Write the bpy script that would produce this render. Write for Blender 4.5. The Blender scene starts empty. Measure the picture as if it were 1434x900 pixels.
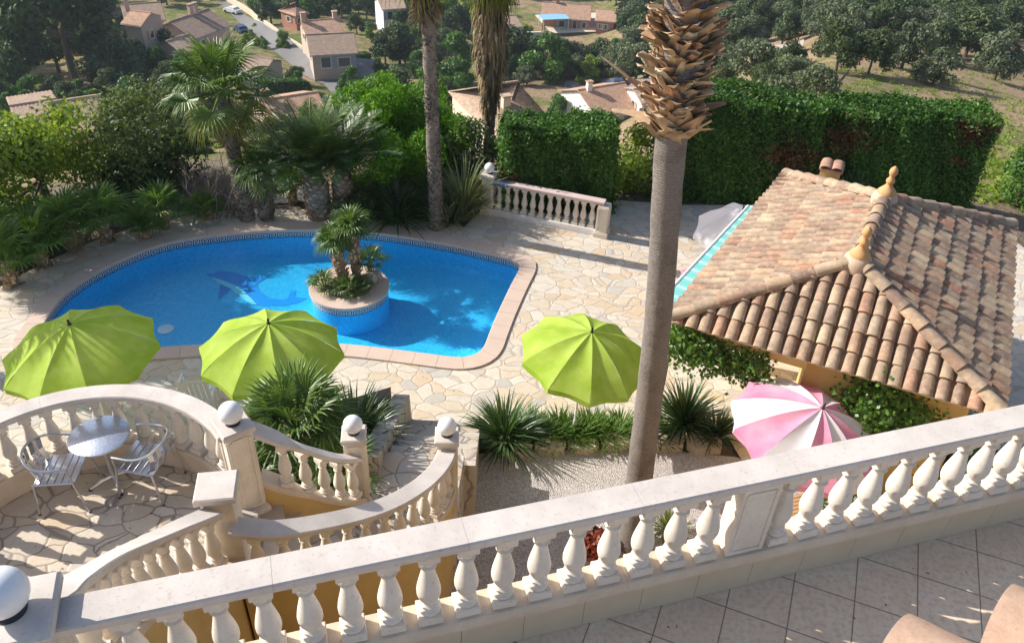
import bpy, bmesh, math, random
import numpy as np
from mathutils import Vector, Matrix
random.seed(7); rng = np.random.default_rng(7)
SC = bpy.context.scene; COL = SC.collection
PI = math.pi; R = math.radians
# ------------------------------------------------------------------ camera
ZC = 9.9                       # camera height over the pool deck (metres)
FPX, CX, CY = 1156.0, 717.0, 450.0
nad = Vector((640.0-CX, 2000.0-CY, FPX)).normalized()
upc = -nad
fh = (Vector((0,0,1)) - upc*upc.z).normalized()
rtc = fh.cross(upc)
RM = Matrix((rtc, fh, upc))    # camera coords (x right, y down, z forward) -> world
def ray(px, py): return RM @ Vector((px-CX, py-CY, FPX))
def at(px, py, z=0.0):
    d = ray(px, py); t = (z-ZC)/d.z
    return Vector((d.x*t, d.y*t, z))
def proj(p):
    q = RM.transposed() @ (Vector(p)-Vector((0,0,ZC)))
    return CX+FPX*q.x/q.z, CY+FPX*q.y/q.z, q.z
def zat(x, y, py):             # height at which the vertical through x,y crosses picture row py
    lo, hi = -70.0, 9.0
    for _ in range(50):
        m = (lo+hi)/2
        if proj((x, y, m))[1] > py: lo = m
        else: hi = m
    return (lo+hi)/2
cd = bpy.data.cameras.new('camera'); cam = bpy.data.objects.new('camera', cd); COL.objects.link(cam)
cx_, cy_, cz_ = RM.col[0], -RM.col[1], -RM.col[2]
cam.matrix_world = Matrix(((cx_.x,cy_.x,cz_.x,0),(cx_.y,cy_.y,cz_.y,0),(cx_.z,cy_.z,cz_.z,ZC),(0,0,0,1)))
cd.sensor_width = 36; cd.lens = FPX/1434*36; cd.clip_start = 0.05; cd.clip_end = 2000
SC.camera = cam
# ------------------------------------------------------------------ light
SUN_EL = R(33.5)
sun_to = Vector((math.cos(R(-15))*math.cos(SUN_EL), math.sin(R(-15))*math.cos(SUN_EL), -math.sin(SUN_EL)))
sl = bpy.data.lights.new('sun', 'SUN'); sl.energy = 4.9; sl.angle = R(0.5); sl.color = (1.0, 0.945, 0.86)
so = bpy.data.objects.new('sun', sl); COL.objects.link(so)
so.rotation_euler = sun_to.to_track_quat('-Z', 'Y').to_euler(); so.location = (-20, 5, 30)
W = bpy.data.worlds.new('World'); SC.world = W; W.use_nodes = True
nt = W.node_tree; nt.nodes.clear()
sk = nt.nodes.new('ShaderNodeTexSky'); sk.sky_type = 'NISHITA'; sk.sun_disc = False
sk.sun_elevation = SUN_EL; sk.dust_density = 1.8; sk.ozone_density = 1.0; sk.air_density = .9
sk.sun_rotation = math.atan2(-sun_to.x, -sun_to.y)
bg = nt.nodes.new('ShaderNodeBackground'); bg.inputs[1].default_value = 0.13
wo = nt.nodes.new('ShaderNodeOutputWorld')
nt.links.new(sk.outputs[0], bg.inputs[0]); nt.links.new(bg.outputs[0], wo.inputs[0])
vs = SC.view_settings; vs.view_transform = 'Standard'; vs.look = 'None'; vs.exposure = 0.42; vs.gamma = 1
try: vs.use_curve_mapping = False
except Exception: pass
# ------------------------------------------------------------------ materials
MATS = {}
class NB:
    def __init__(s, name):
        s.m = bpy.data.materials.new(name); s.m.use_nodes = True; s.t = s.m.node_tree; s.t.nodes.clear()
        s.out = s.n('ShaderNodeOutputMaterial'); s.b = s.n('ShaderNodeBsdfPrincipled')
        s.l(s.b.outputs[0], s.out.inputs[0])
        s._tc = None
        MATS[name] = s.m
    def n(s, t, **k):
        x = s.t.nodes.new(t)
        for a, v in k.items(): setattr(x, a, v)
        return x
    def l(s, a, b): s.t.links.new(a, b)
    def set(s, node, i, v):
        if hasattr(v, 'is_linked') or hasattr(v, 'links'): s.l(v, node.inputs[i])
        else:
            if isinstance(v, (tuple, list)) and len(v) == 3 and node.inputs[i].type == 'RGBA': v = (*v, 1)
            node.inputs[i].default_value = v
    def obj(s):
        if not s._tc: s._tc = s.n('ShaderNodeTexCoord')
        return s._tc.outputs['Object']
    def geo(s): return s.n('ShaderNodeNewGeometry')
    def pos(s): return s.geo().outputs['Position']
    def map(s, vec, scale=(1,1,1), rot=(0,0,0), loc=(0,0,0)):
        m = s.n('ShaderNodeMapping'); s.l(vec, m.inputs[0])
        m.inputs['Scale'].default_value = scale; m.inputs['Rotation'].default_value = rot; m.inputs['Location'].default_value = loc
        return m.outputs[0]
    def noise(s, vec, scale, detail=4, rough=.55, dist=0):
        x = s.n('ShaderNodeTexNoise'); s.l(vec, x.inputs['Vector'])
        x.inputs['Scale'].default_value = scale; x.inputs['Detail'].default_value = detail
        x.inputs['Roughness'].default_value = rough; x.inputs['Distortion'].default_value = dist
        return x.outputs[0], x.outputs[1]
    def ramp(s, f, stops, interp='LINEAR'):
        r = s.n('ShaderNodeValToRGB'); s.l(f, r.inputs[0]); e = r.color_ramp; e.interpolation = interp
        while len(e.elements) < len(stops): e.elements.new(.5)
        for q, (p, c) in zip(e.elements, stops):
            q.position = p; q.color = (*c, 1) if len(c) == 3 else c
        return r.outputs[0]
    def mix(s, f, a, b, mode='MIX'):
        x = s.n('ShaderNodeMix', data_type='RGBA', blend_type=mode)
        s.set(x, 0, f)
        for i, v in ((6, a), (7, b)):
            if isinstance(v, (tuple, list)): x.inputs[i].default_value = (*v, 1) if len(v) == 3 else v
            else: s.l(v, x.inputs[i])
        return x.outputs[2]
    def math(s, op, a, b=0, c=0):
        x = s.n('ShaderNodeMath', operation=op)
        for i, v in enumerate((a, b, c)):
            if hasattr(v, 'links'): s.l(v, x.inputs[i])
            else: x.inputs[i].default_value = v
        return x.outputs[0]
    def bump(s, h, strength=.3, dist=.01):
        x = s.n('ShaderNodeBump'); x.inputs['Strength'].default_value = strength; x.inputs['Distance'].default_value = dist
        s.l(h, x.inputs['Height']); s.l(x.outputs[0], s.b.inputs['Normal']); return x
    def col(s, c):
        if isinstance(c, (tuple, list)): s.b.inputs['Base Color'].default_value = (*c, 1)
        else: s.l(c, s.b.inputs['Base Color'])
    def P(s, **k):
        for a, v in k.items():
            a = {'rough':'Roughness','metal':'Metallic','spec':'Specular IOR Level','alpha':'Alpha','coat':'Coat Weight'}[a]
            if hasattr(v, 'links'): s.l(v, s.b.inputs[a])
            else: s.b.inputs[a].default_value = v
        return s
def simple(name, c1, c2=None, scale=4, rough=.7, bump=.2, bdist=.005, bscale=60, metal=0, spec=.5, world=False):
    q = NB(name); v = q.pos() if world else q.obj()
    if c2:
        a, _ = q.noise(v, scale, 5); f = q.ramp(a, [(.3, (0,0,0)), (.7, (1,1,1))])
        b, _ = q.noise(v, scale*9, 3); f2 = q.mix(.35, f, b)
        q.col(q.mix(f2, c1, c2))
    else: q.col(c1)
    q.P(rough=rough, metal=metal, spec=spec)
    if bump:
        a, _ = q.noise(v, bscale, 4); q.bump(a, bump, bdist)
    return q.m
def foliage(name, cols, trans=.35, rough=.55, spec=.35, patch=1.2):
    q = NB(name); g = q.geo()
    c = q.ramp(g.outputs['Random Per Island'], [(i/(max(1,len(cols)-1)), k) for i, k in enumerate(cols)])
    a, _ = q.noise(g.outputs['Position'], patch, 3)
    f = q.ramp(a, [(.35, (.62,.66,.62)), (.65, (1.25,1.22,1.1))])
    c2 = q.mix(1.0, c, f, 'MULTIPLY'); q.col(c2); q.P(rough=rough, spec=spec)
    tr = q.n('ShaderNodeBsdfTranslucent'); tc = q.mix(1.0, c2, (1.25,1.3,.55), 'MULTIPLY'); q.l(tc, tr.inputs[0])
    mx = q.n('ShaderNodeMixShader'); mx.inputs[0].default_value = trans
    q.l(q.b.outputs[0], mx.inputs[1]); q.l(tr.outputs[0], mx.inputs[2]); q.l(mx.outputs[0], q.out.inputs[0])
    return q.m
# cast stone of the balustrades
def m_stone(name, a, b, stain=(.30,.26,.22), stain_amt=.5):
    q = NB(name); v = q.pos()
    n1, _ = q.noise(v, 3.0, 6, .6); n2, _ = q.noise(v, 38, 4, .6)
    c = q.mix(q.ramp(n1, [(.35,(0,0,0)),(.68,(1,1,1))]), a, b)
    sp = q.ramp(n2, [(.57,(0,0,0)),(.74,(1,1,1))])
    c = q.mix(q.math('MULTIPLY', sp, .22*stain_amt*2), c, stain)
    n3, _ = q.noise(q.map(v, (2.2,2.2,.5)), 2.6, 5, .7)
    st = q.ramp(n3, [(.55,(0,0,0)),(.78,(1,1,1))])
    c = q.mix(q.math('MULTIPLY', st, .45*stain_amt), c, (.50,.42,.33))
    q.col(c); q.P(rough=.82, spec=.3); h, _ = q.noise(v, 90, 4, .65)
    q.bump(q.math('ADD', h, n2), .25, .004); return q.m
STONE = m_stone('cast_stone', (.76,.69,.60), (.64,.56,.47), (.26,.22,.19), .8)
RAILM = m_stone('weathered_handrail_stone', (.66,.60,.55), (.53,.475,.43), (.24,.21,.20), .85)
CURB  = m_stone('ochre_base_stone', (.70,.58,.45), (.60,.48,.36), (.32,.24,.17), .6)
YELLOW = simple('ochre_render_wall', (.66,.47,.19), (.52,.34,.13), 1.6, .9, .35, .01, 30, world=True)
CREAM = simple('cream_render_wall', (.70,.62,.48), (.60,.52,.40), 1.4, .9, .3, .01, 30, world=True)
WHITEW = simple('white_render_wall', (.80,.79,.76), (.70,.70,.68), .8, .9, .2, .01, 10, world=True)
PINKW = simple('pale_pink_render_wall', (.60,.46,.38), (.50,.38,.31), .6, .9, .2, .01, 10, world=True)
REDW = simple('terracotta_render_wall', (.50,.23,.15), (.42,.20,.13), .6, .9, .2, .01, 10, world=True)
def m_crazy(name, cell, c_lo, c_hi, joint, ochre=.3):
    q = NB(name); v = q.pos()
    _, nc = q.noise(v, 1.1, 3); _, nf = q.noise(v, 6, 2)
    vm = q.n('ShaderNodeVectorMath', operation='SCALE'); q.l(nc, vm.inputs[0]); vm.inputs[3].default_value = .55
    va = q.n('ShaderNodeVectorMath', operation='ADD'); q.l(v, va.inputs[0]); q.l(vm.outputs[0], va.inputs[1])
    vm2 = q.n('ShaderNodeVectorMath', operation='SCALE'); q.l(nf, vm2.inputs[0]); vm2.inputs[3].default_value = .06
    vb = q.n('ShaderNodeVectorMath', operation='ADD'); q.l(va.outputs[0], vb.inputs[0]); q.l(vm2.outputs[0], vb.inputs[1])
    mp = q.map(vb.outputs[0], (cell*.8, cell*1.15, 0.0), (0,0,.5))
    e = q.n('ShaderNodeTexVoronoi', feature='DISTANCE_TO_EDGE'); e.inputs['Scale'].default_value = 1; q.l(mp, e.inputs['Vector'])
    f = q.n('ShaderNodeTexVoronoi', feature='F1'); f.inputs['Scale'].default_value = 1; q.l(mp, f.inputs['Vector'])
    sep = q.n('ShaderNodeSeparateColor'); q.l(f.outputs['Color'], sep.inputs[0])
    base = q.mix(sep.outputs[0], c_lo, c_hi)
    och = q.ramp(sep.outputs[1], [(0,(.62,.57,.49)),(.45,(.68,.60,.48)),(.72,(.60,.42,.24)),(.84,(.66,.53,.38)),(.95,(.44,.42,.40)),(1,(.42,.40,.39))])
    base = q.mix(ochre, base, och)
    n1, _ = q.noise(v, 5, 5, .65)
    base = q.mix(q.math('MULTIPLY', q.ramp(n1,[(.48,(0,0,0)),(.72,(1,1,1))]), .38), base, (.50,.36,.22))
    n2, _ = q.noise(v, 28, 4, .6)
    base = q.mix(q.math('MULTIPLY', q.ramp(n2,[(.5,(0,0,0)),(.75,(1,1,1))]), .25), base, (.30,.27,.24))
    j = q.ramp(e.outputs['Distance'], [(.014,(1,1,1)),(.038,(0,0,0))])
    jm, _ = q.noise(v, 2.2, 2); jf = q.math('MULTIPLY', j, q.math('ADD', q.math('MULTIPLY', jm, .6), .45))
    q.col(q.mix(jf, base, joint)); q.P(rough=.75, spec=.35)
    hh = q.ramp(e.outputs['Distance'], [(.01,(0,0,0)),(.06,(1,1,1))])
    q.bump(q.math('ADD', q.math('MULTIPLY', hh, 1.0), q.math('MULTIPLY', n2, .5)), .5, .012); return q.m
CRAZY = m_crazy('crazy_paving', 3.6, (.60,.54,.45), (.72,.66,.57), (.42,.36,.30), .62)
CRAZY2 = m_crazy('terrace_crazy_paving', 3.3, (.50,.41,.32), (.66,.57,.46), (.24,.19,.16), .45)
CRAZY3 = m_crazy('stair_crazy_paving', 3.0, (.40,.35,.30), (.54,.48,.42), (.20,.17,.15), .4)
def m_gravel():
    q = NB('pink_gravel'); v = q.pos()
    f = q.n('ShaderNodeTexVoronoi', feature='F1'); f.inputs['Scale'].default_value = 55; q.l(v, f.inputs['Vector'])
    s_ = q.n('ShaderNodeSeparateColor'); q.l(f.outputs['Color'], s_.inputs[0])
    c = q.ramp(s_.outputs[0], [(0,(.36,.31,.29)),(.35,(.55,.49,.47)),(.7,(.65,.59,.57)),(1,(.74,.70,.68))])
    n, _ = q.noise(v, 1.2, 4); c = q.mix(q.math('MULTIPLY', n, .35), c, (.48,.42,.39))
    q.col(c); q.P(rough=.95, spec=.2); q.bump(f.outputs['Distance'], .9, .02); return q.m
GRAVEL = m_gravel()
TERRA = None
def m_tile(name, cols, lich=.3):
    q = NB(name); g = q.geo(); v = g.outputs['Position']
    c = q.ramp(g.outputs['Random Per Island'], [(i/(len(cols)-1), k) for i, k in enumerate(cols)])
    n, _ = q.noise(v, 14, 5, .65); c = q.mix(q.math('MULTIPLY', q.ramp(n,[(.42,(0,0,0)),(.66,(1,1,1))]), lich+.2), c, (.62,.52,.38))
    n2, _ = q.noise(v, 5, 4, .6); c = q.mix(q.math('MULTIPLY', q.ramp(n2,[(.46,(0,0,0)),(.66,(1,1,1))]), .55), c, (.19,.125,.10))
    n3, _ = q.noise(v, 60, 3, .6); c = q.mix(q.math('MULTIPLY', q.ramp(n3,[(.6,(0,0,0)),(.7,(1,1,1))]), lich), c, (.52,.50,.40))
    n4, _ = q.noise(v, 1.6, 6, .7); c = q.mix(q.math('MULTIPLY', q.ramp(n4,[(.42,(0,0,0)),(.62,(1,1,1))]), .42), c, (.20,.15,.12)); q.col(c); q.P(rough=.88, spec=.25); q.bump(n3, .3, .004); return q.m
TILE = m_tile('old_clay_tile', [(.38,.215,.14),(.44,.29,.185),(.26,.165,.12),(.49,.36,.235),(.42,.18,.105),(.32,.235,.18),(.53,.40,.26),(.35,.25,.19)])
TILE2 = m_tile('fresh_clay_tile', [(.56,.30,.19),(.62,.38,.25),(.50,.25,.16)], .1)
TILE3 = m_tile('pale_clay_tile', [(.62,.46,.33),(.56,.38,.26),(.66,.52,.40)], .15)
TILE4 = m_tile('brown_clay_tile', [(.36,.25,.19),(.42,.30,.22),(.34,.23,.18)], .15)
CLAY = simple('ochre_clay_finial', (.62,.36,.16), (.50,.27,.12), 12, .75, .3, .004, 60, world=True)
def m_floor():
    q = NB('terrace_floor_tile'); v = q.pos()
    T = .412; a = R(20.4)
    mp = q.map(v, (1,1,1), (0,0,a), (0,0,0)); sx = q.n('ShaderNodeSeparateXYZ'); q.l(mp, sx.inputs[0])
    o = Vector((2.625,3.909)); ox = math.cos(a)*o.x - math.sin(a)*o.y; oy = math.sin(a)*o.x + math.cos(a)*o.y
    ux = q.math('DIVIDE', q.math('SUBTRACT', sx.outputs[0], ox), T); uy = q.math('DIVIDE', q.math('SUBTRACT', sx.outputs[1], oy), T)
    def dist(u):
        f = q.math('FRACT', q.math('ADD', u, 100)); return q.math('MINIMUM', f, q.math('SUBTRACT', 1, f))
    d = q.math('MINIMUM', dist(ux), dist(uy))
    cb = q.n('ShaderNodeCombineXYZ'); q.l(q.math('FLOOR', ux), cb.inputs[0]); q.l(q.math('FLOOR', uy), cb.inputs[1])
    wn = q.n('ShaderNodeTexWhiteNoise'); q.l(cb.outputs[0], wn.inputs['Vector'])
    n1, _ = q.noise(v, 4.5, 6, .65); n2, _ = q.noise(v, 26, 4)
    c = q.mix(q.ramp(n1,[(.35,(0,0,0)),(.65,(1,1,1))]), (.80,.60,.42), (.88,.70,.53))
    c = q.mix(q.math('MULTIPLY', wn.outputs[0], .3), c, (.60,.45,.32))
    c = q.mix(q.math('MULTIPLY', q.ramp(n2,[(.45,(0,0,0)),(.7,(1,1,1))]), .45), c, (.42,.32,.22))
    j = q.ramp(d, [(.007,(1,1,1)),(.012,(0,0,0))])
    q.col(q.mix(j, c, (.26,.19,.14))); q.P(rough=.5, spec=.35); q.bump(q.ramp(d,[(.006,(0,0,0)),(.02,(1,1,1))]), .5, .006); return q.m
FLOORT = m_floor()
SKIRT = simple('beige_skirting_tile', (.66,.53,.37), (.58,.45,.30), 5, .5, .1, .003, 30, world=True)
BARK = simple('palm_bark', (.20,.155,.125), (.29,.235,.19), 5, .95, .9, .02, 40, world=True)
BOOT = foliage('palm_boot_fibre', [(.36,.20,.12),(.54,.38,.26),(.64,.50,.38),(.46,.28,.17),(.68,.57,.46)], .05, .8, .2, 4)
DEADF = foliage('dead_frond', [(.22,.16,.11),(.32,.24,.17),(.13,.10,.08),(.40,.31,.22)], .2, .8, .1)
def m_ringbark():
    q = NB('ringed_palm_bark'); v = q.pos()
    w = q.n('ShaderNodeTexWave', wave_type='BANDS', bands_direction='Z'); q.l(v, w.inputs[0])
    w.inputs['Scale'].default_value = 10; w.inputs['Distortion'].default_value = 9; w.inputs['Detail'].default_value = 6; w.inputs['Detail Scale'].default_value = 3.5; w.inputs['Detail Roughness'].default_value = .7
    n, _ = q.noise(q.map(v,(1,1,.16)), 26, 6, .75)
    c = q.mix(w.outputs[1], (.27,.235,.21), (.44,.395,.36)); n5, _ = q.noise(v, 3.5, 5, .7); c = q.mix(q.math('MULTIPLY', n, .5), c, (.20,.165,.145)); c = q.mix(q.ramp(n5, [(.5,(0,0,0)),(.7,(.6,.6,.6))]), c, (.15,.12,.105))
    q.col(c); q.P(rough=.95, spec=.15); q.bump(q.math('ADD', w.outputs[1], n), .8, .014); return q.m
RINGB = m_ringbark()
WOOD = simple('tree_bark', (.13,.10,.08), (.20,.16,.12), 6, .95, .7, .02, 25, world=True)
SOIL = simple('garden_soil', (.16,.115,.08), (.24,.18,.13), 2.5, .95, .9, .03, 14, world=True)
DRIVE = simple('grey_drive_gravel', (.17,.165,.165), (.24,.23,.225), 1.2, .95, .6, .02, 30, world=True)
ROADM = simple('asphalt', (.16,.155,.15), (.21,.205,.20), .5, .9, .2, .01, 12, world=True)
METAL = simple('brushed_aluminium', (.72,.73,.76), (.62,.64,.68), 9, .28, .05, .002, 50, metal=1)
PLASTW = simple('white_plastic', (.80,.80,.80), None, rough=.35, bump=0)
GLOBE = simple('opal_globe', (.84,.85,.87), (.78,.79,.82), 6, .28, .0, .001, 50)
BLACK = simple('black_plastic', (.02,.02,.022), None, rough=.4, bump=0)
GLASSD = simple('dark_window_glass', (.04,.05,.06), None, rough=.08, bump=0, spec=.8)
SHUT = simple('grey_blue_shutter', (.30,.33,.38), None, rough=.6, bump=0)
WOODT = simple('slatted_teak', (.42,.27,.13), (.52,.35,.19), 8, .6, .4, .004, 40)
def m_fabric(name, c, c2, tr=.3):
    q = NB(name); v = q.obj(); n, _ = q.noise(v, 2.6, 4, .6); n2, _ = q.noise(v, 300, 2)
    cc = q.mix(q.ramp(n,[(.35,(0,0,0)),(.7,(1,1,1))]), c, c2); q.col(cc); q.P(rough=.75, spec=.25); q.bump(n2, .15, .002)
    t = q.n('ShaderNodeBsdfTranslucent'); q.l(cc, t.inputs[0]); mx = q.n('ShaderNodeMixShader'); mx.inputs[0].default_value = tr
    q.l(q.b.outputs[0], mx.inputs[1]); q.l(t.outputs[0], mx.inputs[2]); q.l(mx.outputs[0], q.out.inputs[0]); return q.m
LIME = m_fabric('lime_parasol_cloth', (.38,.56,.05), (.55,.69,.14), .38)
PINK = m_fabric('pink_parasol_cloth', (.84,.27,.45), (.86,.44,.58), .3)
WHITEC = m_fabric('white_parasol_cloth', (.82,.80,.82), (.76,.75,.78), .3)
BLUEC = m_fabric('blue_cloth', (.07,.20,.42), (.12,.30,.55), .1)
# ------------------------------------------------------------------ object helpers
def tag(o, label=None, cat=None, group=None, kind=None):
    if label: o['label'] = label
    if cat: o['category'] = cat
    if group: o['group'] = group
    if kind: o['kind'] = kind
    return o
def empty(name, loc, label=None, cat=None, group=None, rz=0):
    o = bpy.data.objects.new(name, None); COL.objects.link(o); o.location = loc; o.rotation_euler = (0,0,rz)
    o.empty_display_size = .2
    return tag(o, label, cat, group)
class MB:
    def __init__(s): s.v = []; s.f = []; s.m = []
    def add(s, vs, fs, m=0):
        b = len(s.v); s.v += [tuple(p) for p in vs]; s.f += [tuple(i+b for i in f) for f in fs]; s.m += [m]*len(fs)
    def box(s, c, d, rz=0, m=0, bev=0, M=None):
        x, y, z = d[0]/2, d[1]/2, d[2]/2
        if bev:
            b = min(bev, x*.49, y*.49, z*.49); rings = [(x-b,y-b,-z),(x,y,-z+b),(x,y,z-b),(x-b,y-b,z)]
        else: rings = [(x,y,-z),(x,y,z)]
        vs = []
        for a, q, h in rings: vs += [(-a,-q,h),(a,-q,h),(a,q,h),(-a,q,h)]
        n = len(rings); fs = [(3,2,1,0), tuple(4*(n-1)+i for i in range(4))]
        for k in range(n-1):
            for i in range(4): j = (i+1)%4; fs.append((4*k+i,4*k+j,4*k+4+j,4*k+4+i))
        if M is None: M = Matrix.Translation(Vector(c)) @ Matrix.Rotation(rz, 4, 'Z')
        s.add([M @ Vector(p) for p in vs], fs, m)
    def lathe(s, prof, c=(0,0,0), seg=16, m=0, M=None, cap=True):
        vs = []; n = len(prof)
        for r, z in prof:
            for k in range(seg):
                a = 2*PI*k/seg; vs.append(Vector((r*math.cos(a), r*math.sin(a), z)))
        fs = []
        for i in range(n-1):
            for k in range(seg):
                j = (k+1)%seg; fs.append((i*seg+k, i*seg+j, (i+1)*seg+j, (i+1)*seg+k))
        if cap: fs.append(tuple(range(seg-1,-1,-1))); fs.append(tuple((n-1)*seg+k for k in range(seg)))
        T = M if M is not None else Matrix.Translation(Vector(c))
        s.add([T @ p for p in vs], fs, m)
    def tube(s, pts, rad, seg=8, m=0, closed=False, cap=True):
        pts = [Vector(p) for p in pts]; n = len(pts)
        if not hasattr(rad, '__len__'): rad = [rad]*n
        ref = Vector((0,0,1)); vs = []; prevx = None
        for i, p in enumerate(pts):
            if closed: t = pts[(i+1)%n]-pts[i-1]
            else: t = pts[min(i+1,n-1)]-pts[max(i-1,0)]
            t.normalize()
            if prevx is None:
                x = ref.cross(t) if abs(t.z) < .95 else Vector((1,0,0)).cross(t)
            else: x = prevx - t*prevx.dot(t)
            x.normalize(); y = t.cross(x); prevx = x
            for k in range(seg):
                a = 2*PI*k/seg; vs.append(p + (x*math.cos(a)+y*math.sin(a))*rad[i])
        fs = []
        for i in range(n if closed else n-1):
            i2 = (i+1)%n
            for k in range(seg):
                j = (k+1)%seg; fs.append((i*seg+k, i*seg+j, i2*seg+j, i2*seg+k))
        if cap and not closed: fs.append(tuple(range(seg-1,-1,-1))); fs.append(tuple((n-1)*seg+k for k in range(seg)))
        s.add(vs, fs, m)
    def sweep(s, path, prof, m=0, cap=True, closed=False):
        # prof: (side, up) polygon, side measured to the right of travel; up vertical
        path = [Vector(p) for p in path]; n = len(path); k = len(prof); vs = []
        for i, p in enumerate(path):
            if closed: t = path[(i+1)%n]-path[i-1]
            else: t = path[min(i+1,n-1)]-path[max(i-1,0)]
            t.z = 0; t.normalize(); r = Vector((t.y,-t.x,0))
            for a, b in prof: vs.append(p + r*a + Vector((0,0,b)))
        fs = []
        for i in range(n if closed else n-1):
            i2 = (i+1)%n
            for q in range(k):
                j = (q+1)%k; fs.append((i*k+q, i*k+j, i2*k+j, i2*k+q))
        if cap and not closed: fs.append(tuple(range(k-1,-1,-1))); fs.append(tuple((n-1)*k+q for q in range(k)))
        s.add(vs, fs, m)
    def prism(s, poly, z0, z1, m=0, mtop=None):
        n = len(poly); vs = [(p[0],p[1],z0) for p in poly]+[(p[0],p[1],z1) for p in poly]
        s.add(vs, [tuple(range(n-1,-1,-1))]+[(i,(i+1)%n,n+(i+1)%n,n+i) for i in range(n)], m)
        s.add(vs, [tuple(range(n,2*n))], m if mtop is None else mtop)
    def build(s, name, mats, parent=None, smooth=True, ang=35, fixn=True):
        me = bpy.data.meshes.new(name); me.from_pydata(s.v, [], s.f)
        if not isinstance(mats, (list, tuple)): mats = [mats]
        for q in mats: me.materials.append(q)
        me.polygons.foreach_set('material_index', s.m)
        if fixn:
            bm = bmesh.new(); bm.from_mesh(me); bmesh.ops.recalc_face_normals(bm, faces=bm.faces); bm.to_mesh(me); bm.free()
        if smooth:
            me.polygons.foreach_set('use_smooth', [True]*len(me.polygons)); me.set_sharp_from_angle(angle=R(ang))
        me.update(); return link(name, me, parent)
def link(name, me, parent=None):
    o = bpy.data.objects.new(name, me); COL.objects.link(o)
    if parent is not None:
        o.parent = parent
    return o
def localize(root):
    """children were modelled in scene coordinates: move their mesh data under the root's base"""
    Mi = (Matrix.Translation(root.location) @ root.rotation_euler.to_matrix().to_4x4()).inverted()
    seen = set()
    def rec(o):
        for c in o.children:
            if c.type == 'MESH' and not c.get('_loc') and c.data.name not in seen and c.location.length == 0:
                seen.add(c.data.name); c.data.transform(Mi)
            rec(c)
    rec(root)
def arr_obj(name, V, F, mats, parent=None, mi=None, smooth=False):
    me = bpy.data.meshes.new(name); V = np.asarray(V, np.float32); F = np.asarray(F, np.int32)
    k = F.shape[1]; me.vertices.add(len(V)); me.vertices.foreach_set('co', V.ravel())
    me.loops.add(F.size); me.loops.foreach_set('vertex_index', F.ravel())
    me.polygons.add(len(F)); me.polygons.foreach_set('loop_start', np.arange(0, F.size, k, dtype=np.int32))
    if not isinstance(mats, (list, tuple)): mats = [mats]
    for q in mats: me.materials.append(q)
    if mi is not None: me.polygons.foreach_set('material_index', np.asarray(mi, np.int32))
    if smooth: me.polygons.foreach_set('use_smooth', np.ones(len(F), bool))
    me.update(calc_edges=True); me.validate()
    return link(name, me, parent)
def copy_tree(o, parent=None):
    c = o.copy(); COL.objects.link(c)
    if parent is not None: c.parent = parent
    for ch in list(o.children): copy_tree(ch, c)
    return c
def smooth_path(pts, n=8, closed=False):
    P = [Vector(p) for p in pts]; N = len(P); out = []
    rngi = range(N) if closed else range(N-1)
    for i in rngi:
        if closed: a, b, c, d = P[(i-1)%N], P[i], P[(i+1)%N], P[(i+2)%N]
        else: a, b, c, d = P[max(i-1,0)], P[i], P[i+1], P[min(i+2,N-1)]
        for k in range(n):
            t = k/n; out.append(.5*((2*b)+(c-a)*t+(2*a-5*b+4*c-d)*t*t+(3*b-a-3*c+d)*t**3))
    if not closed: out.append(P[-1].copy())
    return out
def resample(path, step=None, n=None):
    P = [Vector(p) for p in path]; L = [0]
    for a, b in zip(P, P[1:]): L.append(L[-1]+(b-a).length)
    T = L[-1]
    if n is None: n = max(1, round(T/step))
    out = []; j = 0
    for i in range(n+1):
        s_ = T*i/n
        while j < len(L)-2 and L[j+1] < s_: j += 1
        f = (s_-L[j])/max(1e-9, L[j+1]-L[j]); out.append(P[j].lerp(P[j+1], min(1,max(0,f))))
    return out
# ------------------------------------------------------------------ pool outline (world, deck level)
POOLPX = [(60,455),(92,412),(148,375),(230,342),(330,327),(430,322),(520,326),(620,341),(700,359),(722,366),(730,374),
          (716,403),(700,437),(688,466),(680,486),(669,497),(650,502),(625,501),(547,491),(480,484),(400,481),(300,484)]
PO = [at(x, y).xy for x, y in POOLPX] + [Vector((-7.0,11.78)), Vector((-8.0,11.45)), Vector((-8.85,11.75))]
PO = [Vector((p.x,p.y,0)) for p in PO]
PIN = resample(smooth_path(PO, 8, True)+[PO[0].copy()], n=220)[:-1]
def offset_loop(L, d):
    n = len(L); out = []
    for i in range(n):
        t = (L[(i+1)%n]-L[i-1]); t.z = 0; t.normalize(); out.append(L[i]+Vector((t.y,-t.x,0))*d)
    return out
def area(L): return sum(L[i].x*L[(i+1)%len(L)].y-L[(i+1)%len(L)].x*L[i].y for i in range(len(L)))/2
SGN = 1 if area(PIN) > 0 else -1
POUT = offset_loop(PIN, .33*SGN)
def inside(p, L):
    x, y = p[0], p[1]; c = False; n = len(L); j = n-1
    for i in range(n):
        a, b = L[i], L[j]
        if (a[1] > y) != (b[1] > y) and x < (b[0]-a[0])*(y-a[1])/(b[1]-a[1])+a[0]: c = not c
        j = i
    return c
PEX = offset_loop(PIN, .38*SGN)
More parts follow.
